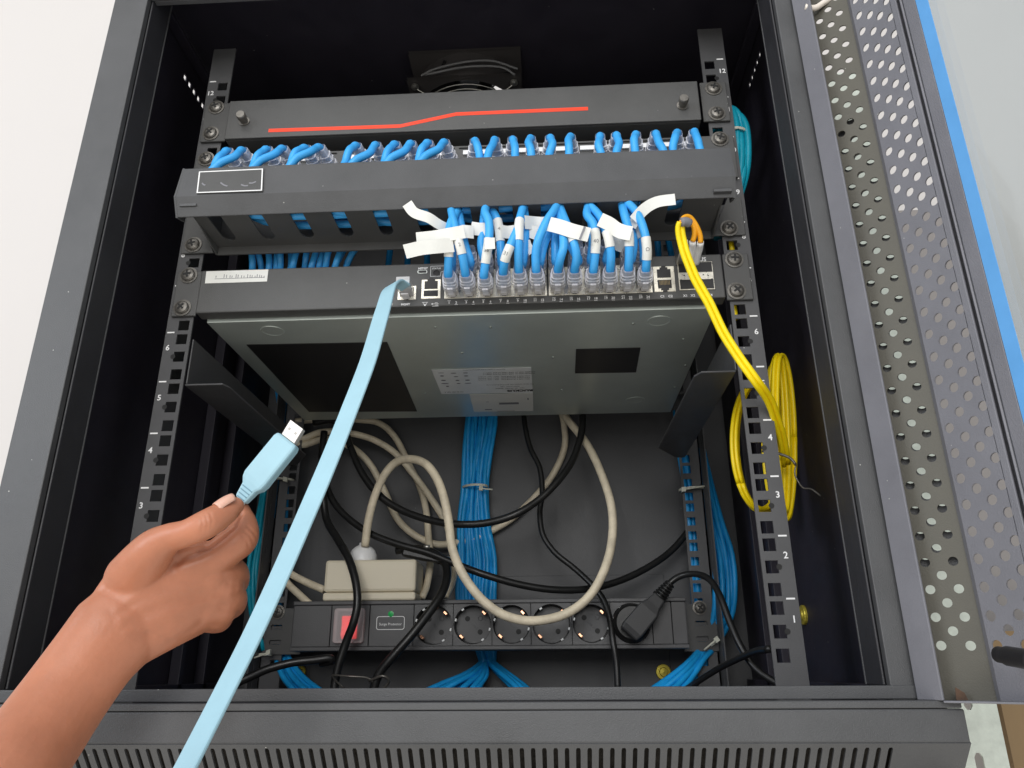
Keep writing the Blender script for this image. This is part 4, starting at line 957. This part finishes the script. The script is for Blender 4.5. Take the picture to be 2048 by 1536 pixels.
# ================================================================== LOOSE POWER CABLES
def cord(label, ptsz, ys, r, m, name='power_cable', cat='power cable', conv=z7, parts=None):
    pts = pxpath([conv(*p) for p in ptsz], ys); c_ = pts[len(pts)//2]
    root = thing(name, label, cat, tuple(c_)); mb = MB(); mb.tube(pts, r, 12, sub=5); mb.build('cable', m, root); return root, pts
bA, ptsA = cord('thick dirty beige power cable looping in front of the power strip', [(512,600),(525,500),(550,400),(590,310),(640,255),(700,242),(760,262),(805,320),(835,400),(855,500),(868,600),(900,690),(950,770),(1010,835),(1090,885),(1200,905),(1330,878),(1430,805),(1495,690),(1525,560),(1520,430),(1475,290),(1420,180),(1350,90),(1300,20)],
     (.275, .265, .25, .22, .205, .20, .20, .205, .215, .225, .25, .29, .33), .0046, BEIGE)
q = MB(); c_ = P(*z7(503, 660), .285); q.lathe(c_+Vector((0, 0, -.003)), (0, 0, 1), [(.0155, 0), (.0155, .004), (.0150, .010), (.0128, .0150), (.0090, .0185), (.0052, .0205), (.005, .023), (.0001, .023)], 32); pb = q.build('white_plug', WPLAS, bA)
for p_ in pb.data.polygons: p_.use_smooth = True
cord('beige power cable coiled at the back, middle strand ending behind the socket box', [(200,120),(250,160),(330,132),(430,133),(540,160),(640,222),(730,330),(800,430),(850,520),(872,620),(880,690),(868,750),(840,805)], (.30, .31, .32, .33, .335, .33, .30), .0041, BEIGE)
cord('beige power cable coiled at the back, strand sweeping low behind the blue bundle', [(190,150),(250,185),(350,160),(450,190),(530,260),(590,370),(640,480),(710,550),(800,590),(880,585),(960,570),(1040,530),(1120,480),(1210,395),(1285,300),(1330,190),(1325,90),(1310,20)], (.30, .315, .32, .335, .345, .35, .35, .34), .0041, BEIGE)
cord('beige power cable dropping steeply behind the end of the beige socket box', [(200,90),(330,80),(500,82),(580,100),(640,160),(690,260),(735,350),(762,450),(772,560),(780,660),(765,760),(745,810)], (.31, .33, .34, .345, .34, .32, .30), .0041, BEIGE)
cord('thick black power cable sagging across the middle in front of the blue bundle', [(300,95),(380,85),(430,130),(455,200),(500,300),(570,390),(660,450),(770,490),(880,508),(1000,505),(1120,472),(1220,412),(1300,335),(1360,250),(1395,150),(1405,60),(1405,0)], (.29, .29, .28, .27, .255, .25, .26, .28, .31), .0041, BLKCAB)
cord('black power cable swinging low across the back just above the power strip', [(345,330),(385,420),(450,490),(540,550),(650,592),(770,625),(880,670),(1000,715),(1150,757),(1300,778),(1450,770),(1600,722),(1740,640),(1830,545),(1890,440)], (.30, .29, .28, .275, .27, .28, .30, .325, .335), .0039, BLKCAB)
rt, _ = cord('black cable hanging down across the lit red switch', [(345,130),(335,250),(340,380),(355,490),(400,570),(445,650),(475,750),(480,840),(462,920),(435,990),(405,1080),(390,1150),(385,1200)], (.29, .285, .28, .25, .235, .23, .235, .235, .235), .0043, BLKCAB)
q = MB(); q.tube([P(664, 1350, .226), P(700, 1353, .222), P(735, 1356, .226), P(752, 1372, .23)], .0010, 6); q.tube([P(664, 1350, .226), P(672, 1362, .23), P(690, 1378, .235)], .0010, 6); q.tube([P(738, 1362, .228), P(765, 1352, .224), P(778, 1362, .228), P(765, 1380, .232)], .0014, 6); q.build('wire_tie', SCREWM, rt)
rt, pts = cord('black cable falling from the beige box across the first round socket', [(640,615),(720,610),(790,625),(838,665),(848,725),(825,795),(775,870),(705,960),(630,1045),(570,1120),(545,1190)], (.29, .285, .275, .25, .235, .23, .232), .0046, BLKCAB)
q = MB(); q.obox(P(*z7(770, 640), .285), (.028, 0, -.006), (.001, 0, .0055), (0, .007, 0)); q.build('plug_body', BLKCAB, rt, bevel=.002)
q = MB(); q.tube([P(*z7(752, 602), .277), P(*z7(778, 601), .277)], .0022, 10, sub=1); q.build('pin', ZINC, rt)
cord('thin black cable dropping over the fifth round socket', [(1160,40),(1170,120),(1190,200),(1228,280),(1238,380),(1228,460),(1240,550),(1290,625),(1370,690),(1440,755),(1490,820),(1515,900),(1528,990),(1542,1080),(1548,1190)], (.31, .30, .29, .28, .27, .255, .24, .238), .0032, BLKCAB)
cord('dark cable loop lying on the cabinet floor below the power strip', [(-60,1180),(40,1135),(120,1100),(220,1075),(310,1065),(365,1058),(372,1068),(330,1078)], (.20, .215, .225, .23, .235), .0040, BLKCAB)
cord('thin black cable running along the floor towards the base of the numbered rail', [(1820,1190),(1880,1150),(1960,1100),(2040,1060),(2110,1030),(2170,1020)], (.27, .24, .2, .15, .10), .0030, BLKCAB)
# two beige leads entering the box on the left, beige box on top of the power strip
bxr = thing('socket_box', 'beige plastic extension box resting on top of the power strip', 'socket box', (-.19, .29, .07))
xL, xR = P(647, 1170, .266).x, P(842, 1170, .266).x; zB = ZP1+.0006; zT = P(740, 1119, .266).z
q = MB(); q.box(xL, xR-.006, .266, .316, zB+.0090, zT); o1 = q.build('lid', BEIGEB, bxr, bevel=.0032)
q = MB(); q.box(xL-.0002, xR-.0058, .2658, .3162, zB, zB+.0086); q.build('base', BEIGEB, bxr, bevel=.0022)
for pts in ([(150,640),(200,705),(270,745),(345,778)], [(130,650),(190,745),(235,790),(300,850)]):
    q = MB(); q.tube(pxpath([z7(*p) for p in pts], (.31, .295, .285)), .0041, 10, sub=4); q.build('lead', BEIGE, bxr)

# ================================================================== YELLOW FIBRE
yr = thing('fibre_cable', 'yellow duplex fibre cable plugged into the switch and coiled beside the numbered rail', 'fibre cable', (.23, -.02, .25))
FQ = lambda x, y: (1280+x*.14325, 420+y*.14325)
a1 = [FQ(*p) for p in ((780,740),(800,640),(830,540),(845,450))]; a2 = [FQ(*p) for p in ((700,740),(715,650),(735,540),(735,440))]
for pts in (a1, a2):
    q = MB(); q.tube(pxpath(pts, (-.022, -.046)), lambda t: .0030-.0004*t, 10, sub=3); q.build('boot', WPLAS, yr)
for pts in ([FQ(*p) for p in ((845,455),(840,360),(800,250),(740,150),(680,95),(610,110),(575,180))], [FQ(*p) for p in ((735,440),(760,350),(755,250),(710,160),(650,120),(600,140),(590,200))]):
    q = MB(); q.tube(pxpath(pts, (-.046, -.052, -.056, -.060)), .0021, 10, sub=4); q.build('sleeve', AMBER, yr)
q = MB(); A_ = P(*FQ(640, 165), -.0605); q.tube([P(*FQ(578, 170), -.0615), A_, P(*FQ(690, 185), -.0585)], .0036, 10, sub=3); q.build('heatshrink', INKG, yr)
main = [FQ(*p) for p in ((585,150),(560,230),(565,330),(590,450),(630,600),(690,760),(760,930),(850,1100),(960,1290),(1050,1480))]+[(1448,668),(1478,715),(1512,762),(1538,800),(1553,840),(1566,885),(1572,930)]
for o in (-1, 1):
    pts = []
    for i, (x, y) in enumerate(main):
        t = i/(len(main)-1); yy_ = lerp(-.060, -.030, min(1, t*1.3)) if t < .75 else lerp(-.030, .035, (t-.75)/.25)
        q_ = P(x, y, yy_); pts.append(q_+Vector((o*.0018, 0, o*.0009)))
    q = MB(); q.tube(pts, .0021, 10, sub=4); q.build('fibre', YELLOW, yr)
q = MB(); q.box(P(1360, 545, -.02).x, P(1378, 545, -.02).x, -.030, -.004, .3135, .3225); q.build('transceiver', ZINC, yr, bevel=.0005)
def coil(cx_, cy_, rx_, ry_, yc, n=28, ph=0, tilt=0):
    return [P(cx_+rx_*math.cos(2*math.pi*k/n+ph)+tilt*math.sin(2*math.pi*k/n+ph)*ry_, cy_+ry_*math.sin(2*math.pi*k/n+ph), yc+.012*math.cos(2*math.pi*k/n+ph)) for k in range(n+1)]
for k, (cx_, cy_, rx_, ry_, yc, tl) in enumerate(((1563, 875, 23, 165, .045, .02), (1566, 878, 17, 160, .052, .03), (1557, 880, 26, 150, .060, .03), (1555, 885, 15, 152, .050, .04), (1562, 868, 11, 155, .040, .03), (1520, 890, 52, 128, .085, .03), (1523, 893, 52, 130, .093, .03))):
    for o in (-1, 1):
        pts = [p_+Vector((o*.0017, 0, 0)) for p_ in coil(cx_, cy_, rx_, ry_, yc, ph=k*.5, tilt=tl)]; q = MB(); q.tube(pts, .0019, 8, sub=2); q.build('coil_turn', YELLOW, yr)
q = MB(); q.tube([P(1525, 902, .018), P(1548, 905, .02), P(1578, 915, .02), P(1592, 930, .02)], .0012, 6); q.tube([P(1592, 930, .02), P(1590, 950, .02), P(1605, 975, .02), P(1622, 978, .02), P(1642, 992, .02)], .0007, 6); q.build('wire_tie', SCREWM, yr)
q = MB()
for px, py in ((1463, 492), (1469, 622)):
    c_ = P(px, py, .012); q.tube([c_+Vector((0, 0, .008)), c_-Vector((0, 0, .008))], .0024, 8, sub=1)
q.build('fibre', YELLOW, yr)

# ================================================================== FLAT CONSOLE CABLE
uc = thing('console_cable', 'light blue flat cable from the switch ending in the held plug', 'data cable', (0, -.1, .15))
fl = [(812, 575, -.024), (795, 567, -.034), (779, 577, -.046), (768, 612, -.062), (757, 650, -.074), (735, 725, -.092), (697, 825, -.108), (655, 930, -.121), (608, 1040, -.133), (560, 1150, -.147), (505, 1270, -.165), (450, 1380, -.184), (395, 1488, -.205), (350, 1575, -.225), (300, 1660, -.25)]
cl = spline([P(x, y, d_) for x, y, d_ in fl], 5)
def sidef(t):
    a_ = min(1, t/.16); return Vector((lerp(.5, 1, a_), lerp(-.8, -.05, a_), lerp(.25, .38, a_)))
q = MB(); strip(q, cl, lambda t: .0098+.0030*min(1, t/.25), .0022, side=sidef); q.build('flat_cable', LBLUE, uc, bevel=.0009)
q = MB(); q.box(XCON-.0057, XCON+.0057, -.024, -.004, ZCON-.0040, ZCON+.0042); q.build('connector', CLEARP, uc, bevel=.0006)
q = MB(); q.box(XCON-.0030, XCON+.0030, -.014, -.0055, ZCON-.0072, ZCON-.0058); q.build('latch', CLEARP, uc)
q = MB(); q.box(XCON-.0050, XCON+.0050, -.0225, -.012, ZCON-.0012, ZCON+.0018); q.build('wires', LBLUE, uc, bevel=.0006)
# usb plug
ZQ = lambda x, y: (420+x*.15625, 820+y*.15625)
yu = -.118
tipc = P(*ZQ(1122, 205), yu-.006+.004); neck = P(*ZQ(400, 1165), yu)
ax = (P(*ZQ(1015, 400), yu-.001)-P(*ZQ(480, 1040), yu)).normalized()
wdir = ax.cross(Vector((0, 1, .0))).normalized(); tdir = ax.cross(wdir).normalized()
def uprism(mb, prof, w, t_, m_bev=None):
    """prof = [(point, halfwidth)] along the plug"""
    vs = []; fs = []; 
    for c_, hw, ht in prof:
        for a_, b_ in ((-1,-1),(1,-1),(1,1),(-1,1)): vs.append(c_+wdir*a_*hw+tdir*b_*ht)
    for i in range(len(prof)-1):
        for j in range(4): fs.append((i*4+j, i*4+(j+1) % 4, (i+1)*4+(j+1) % 4, (i+1)*4+j))
    fs += [(3,2,1,0), tuple(len(prof)*4-4+j for j in range(4))]; mb.add(vs, fs)
E0 = P(*ZQ(1010, 385), yu); E1 = P(*ZQ(600, 890), yu); E2 = P(*ZQ(520, 1000), yu); E3 = P(*ZQ(400, 1160), yu); E4 = P(*ZQ(330, 1270), yu)
q = MB(); uprism(q, [(E0, .0079, .0040), (lerp(E0, E1, .1), .0086, .0046), (E1, .0086, .0046), (lerp(E1, E2, .5), .0078, .0043), (E2, .0056, .0036), (E3, .0042, .0030)], 0, 0); q.build('usb_hood', LBLUE, uc, bevel=.0016)
q = MB(); T_ = P(*ZQ(1122, 200), yu); q.obox(lerp(E0, T_, .52), (T_-E0)*.5, wdir*.0054, tdir*.0023); um = q.build('usb_shell', mat('usb_shell_metal', (.78, .74, .70), .28, metal=.55), uc, bevel=.0003)
q = MB()
for s in (-1, 1): q.obox(lerp(E0, T_, .55)+wdir*s*.0026-tdir*.00235*(1 if tdir.y > 0 else -1), ax*.0008, wdir*.0008, tdir*.00008)
q.build('shell_window', mat('shell_window_shade', (.42, .40, .38), .4, metal=.5), um)
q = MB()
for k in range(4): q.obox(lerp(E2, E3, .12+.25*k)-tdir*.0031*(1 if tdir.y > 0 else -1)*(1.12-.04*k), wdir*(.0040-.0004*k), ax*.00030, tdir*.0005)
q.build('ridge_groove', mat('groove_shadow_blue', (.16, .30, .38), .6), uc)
q = MB(); q.tube([E3, lerp(E3, E4, .6), P(*ZQ(230, 1400), yu+.004), P(*ZQ(120, 1560), yu+.014), P(430, 1110, -.085), P(440, 1250, -.07), P(420, 1400, -.10), P(380, 1500, -.14)][:4], .0030, 10, sub=3); q.build('cable', WPLAS, uc)

# ================================================================== HAND
def hpt(x, y, d_): return P(x*.46605, 820+y*.46605, d_)    # traced in the hand close-up
hm = MB()
def limb(pts, n=20, sub=6, flat=None):
    """pts = [(point, radius_in_px_of_closeup, flatten)] a closed tapered limb"""
    P_ = [p_ for p_, *_ in pts]; m = len(P_); c3 = spline(P_, sub); rs = [p_[1] for p_ in pts]; fl_ = [p_[2] if len(p_) > 2 else 1 for p_ in pts]
    rad = []; flt_ = []
    def cr(v, i, t):
        g = lambda k: v[max(0, min(len(v)-1, k))]; a, b, c, d = g(i-1), g(i), g(i+1), g(i+2)
        return .5*((2*b)+(c-a)*t+(2*a-5*b+4*c-d)*t*t+(3*b-a-3*c+d)*t**3)
    for i in range(m-1):
        for k in range(sub): rad.append(cr(rs, i, k/sub)); flt_.append(cr(fl_, i, k/sub))
    rad.append(rs[-1]); flt_.append(fl_[-1]); M_ = len(c3); vs = []; fs = []
    T = [(c3[min(i+1, M_-1)]-c3[max(i-1, 0)]).normalized() for i in range(M_)]
    # view-facing frame: flattening acts along the line of sight
    rings = []
    def ring(c_, t_, r_, f_):
        v_ = (c_-CAM_LOC).normalized(); v_ = (v_-t_*v_.dot(t_)).normalized(); s_ = t_.cross(v_).normalized()
        return [c_+s_*math.cos(2*math.pi*j/n)*r_+v_*math.sin(2*math.pi*j/n)*r_*f_ for j in range(n)]
    for k in (4, 3, 2, 1): 
        a_ = math.pi/2*k/4.2; rings.append(ring(c3[0]-T[0]*rad[0]*math.sin(a_), T[0], rad[0]*math.cos(a_), flt_[0]))
    for i in range(M_): rings.append(ring(c3[i], T[i], rad[i], flt_[i]))
    for k in (1, 2, 3, 4):
        a_ = math.pi/2*k/4.2; rings.append(ring(c3[-1]+T[-1]*rad[-1]*math.sin(a_), T[-1], rad[-1]*math.cos(a_), flt_[-1]))
    for r_ in rings: vs += r_
    for i in range(len(rings)-1):
        for j in range(n): fs.append((i*n+j, i*n+(j+1) % n, (i+1)*n+(j+1) % n, (i+1)*n+j))
    fs += [tuple(range(n-1, -1, -1)), tuple((len(rings)-1)*n+j for j in range(n))]; hm.add(vs, fs, True)
def rp(px_closeup, d_): # radius in metres of px in the close-up at depth d_
    a_ = (d_-CAM_LOC.y)*.935+.02; return px_closeup*.46605*a_/FPX
D = -.132
def L(x, y, r, d_=D, f=1): return (hpt(x, y, d_), rp(r, d_), f)
# forearm, wrist, back of the hand
limb([L(-150, 1820, 205, -.20, .85), L(20, 1600, 195, -.185, .82), L(160, 1400, 186, -.165, .78), L(290, 1215, 178, -.150, .72), L(400, 1065, 178, -.142, .66), L(500, 945, 190, -.136, .58)], n=28)
# palm: fan of metacarpals
limb([L(430, 1010, 120, -.138, .6), L(560, 800, 140, -.134, .5), L(700, 660, 122, -.130, .5), L(830, 640, 95, -.126, .6)])        # first web / index side
limb([L(470, 960, 150, -.136, .6), L(640, 800, 165, -.131, .48), L(800, 730, 140, -.124, .5), L(930, 720, 105, -.114, .7)])
limb([L(500, 980, 140, -.134, .6), L(660, 880, 150, -.129, .5), L(820, 800, 130, -.120, .55), L(945, 790, 92, -.108, .8)])
limb([L(480, 1030, 120, -.134, .7), L(640, 950, 115, -.127, .65), L(790, 890, 100, -.117, .7), L(920, 850, 80, -.104, .9)])
# curled fingers (middle, ring, little): knuckles seen, phalanges folding away under the palm
limb([L(900, 720, 88, -.116), L(985, 700, 76, -.106), L(1000, 745, 62, -.088), L(930, 760, 55, -.076), L(850, 760, 50, -.078)])
limb([L(880, 755, 84, -.114), L(968, 752, 80, -.108), L(975, 760, 55, -.096)])
limb([L(870, 850, 78, -.113), L(948, 848, 76, -.105)])
limb([L(900, 800, 84, -.112), L(978, 806, 78, -.102), L(985, 840, 60, -.086), L(910, 850, 54, -.076), L(840, 840, 48, -.080)])
limb([L(860, 880, 70, -.110), L(935, 880, 62, -.102), L(930, 905, 52, -.088), L(860, 900, 48, -.080), L(800, 880, 44, -.084)])
# index finger: knuckle, middle joint, tip under the plug
limb([L(800, 690, 88, -.124), L(900, 650, 78, -.122), L(985, 590, 78, -.121), L(1036, 548, 75, -.119), L(1044, 485, 60, -.114), L(1034, 432, 42, -.113)])
# thumb: heel, joint, tip on top of the plug
limb([L(560, 720, 110, -.138, .8), L(660, 600, 92, -.146), L(730, 550, 68, -.150), L(800, 530, 62, -.152), L(880, 493, 66, -.152), L(940, 458, 61, -.147), L(985, 428, 52, -.142), L(1008, 412, 42, -.139)])
me = bpy.data.meshes.new('hand_raw'); me.from_pydata([tuple(v) for v in hm.v], [], hm.f); ho = bpy.data.objects.new('hand_raw', me); col().objects.link(ho)
rm = ho.modifiers.new('r', 'REMESH'); rm.mode = 'VOXEL'; rm.voxel_size = .0010; rm.use_smooth_shade = True
sm_ = ho.modifiers.new('s', 'SMOOTH'); sm_.factor = .5; sm_.iterations = 10
dg = bpy.context.evaluated_depsgraph_get(); me2 = bpy.data.meshes.new_from_object(ho.evaluated_get(dg)); bpy.data.objects.remove(ho)
hb = hpt(400, 1065, -.14); me2.transform(Matrix.Translation(-hb)); me2.name = 'person'; me2.materials.clear(); me2.materials.append(SKIN)
# creases and ridges pressed into the skin along lines traced on the camera-facing side
def crease_pass():
    nrm = [v.normal.copy() for v in me2.vertices]; inv = CR.transposed()
    lines = [([(1035, 445), (1012, 500), (960, 545), (900, 590), (850, 606)], 7, -.0022), ([(850, 606), (800, 625), (760, 655)], 12, -.0012),
             ([(862, 455), (872, 490), (866, 520)], 6, -.00035), ([(880, 447), (891, 484), (884, 515)], 6, -.0004), ([(900, 440), (910, 474), (905, 500)], 6, -.0003),
             ([(1062, 500), (1085, 520), (1100, 545)], 6, -.0004), ([(1050, 520), (1075, 542), (1085, 565)], 6, -.0004), ([(1040, 540), (1060, 562), (1068, 585)], 6, -.0003),
             ([(1064, 745), (1030, 752), (985, 748)], 13, -.0005), ([(1040, 868), (1000, 862), (950, 850)], 13, -.0004),
             ([(520, 900), (700, 810), (880, 735), (985, 700)], 22, .0005), ([(540, 960), (720, 880), (900, 815), (985, 795)], 20, .0004), ([(500, 850), (640, 760), (760, 690), (880, 640)], 20, .00035),
             ([(640, 960), (760, 1000), (900, 950)], 14, -.0006)]
    for v, n_ in zip(me2.vertices, nrm):
        w_ = v.co+hb; vd = (w_-CAM_LOC)
        if n_.dot(vd) > 0: continue
        c_ = inv @ vd; x_ = (1024+FPX*c_.x/-c_.z)/.46605; y_ = (768-FPX*c_.y/-c_.z-820)/.46605; off = 0
        for ln, wd, dp in lines:
            for (ax_, ay_), (bx_, by_) in zip(ln, ln[1:]):
                if not (min(ax_, bx_)-3*wd < x_ < max(ax_, bx_)+3*wd and min(ay_, by_)-3*wd < y_ < max(ay_, by_)+3*wd): continue
                ex_, ey_ = bx_-ax_, by_-ay_; t_ = max(0, min(1, ((x_-ax_)*ex_+(y_-ay_)*ey_)/(ex_*ex_+ey_*ey_)))
                d2 = (x_-ax_-t_*ex_)**2+(y_-ay_-t_*ey_)**2; o_ = dp*math.exp(-d2/(wd*wd))
                if abs(o_) > abs(off): off = o_
        if off: v.co += n_*off
crease_pass()
for p_ in me2.polygons: p_.use_smooth = True
person = bpy.data.objects.new('person', me2); col().objects.link(person); person.location = hb; BASE[person.name] = hb
person['label'] = 'bare brown forearm and hand pinching the light blue plug '; person['category'] = 'person'
# thumb nail
q = MB(); c_ = hpt(985, 400, -.139)
tdn = (hpt(1020, 385, -.145)-hpt(930, 440, -.152)).normalized(); vdir = (CAM_LOC-c_).normalized(); upn = (vdir*.72+Vector((-.45, 0, .75))*.75).normalized(); sdn = tdn.cross(upn).normalized(); upn = sdn.cross(tdn).normalized()
n1, n2 = 8, 8; vs = []; fs = []
cc_ = hpt(975, 425, -.1445)
for i in range(n1+1):
    for j in range(n2+1):
        u = -1+2*i/n1; v = -1+2*j/n2; w_ = .0050*(1-.12*u*u*(u > 0)); rr2 = math.sqrt(max(0, 1-.0*v*v))
        vs.append(cc_+tdn*(u*.0058*(1-.18*v*v*(u > 0)))+sdn*(math.sin(v*.95)*w_)+upn*(.0052*math.cos(v*.95)+.0028-.0006*u*u))
for i in range(n1):
    for j in range(n2): a_ = i*(n2+1)+j; fs.append((a_, a_+1, a_+n2+2, a_+n2+1))
q.add(vs, fs, True); nl = q.build('thumb_nail', NAIL, person); so = nl.modifiers.new('s', 'SOLIDIFY'); so.thickness = .0006
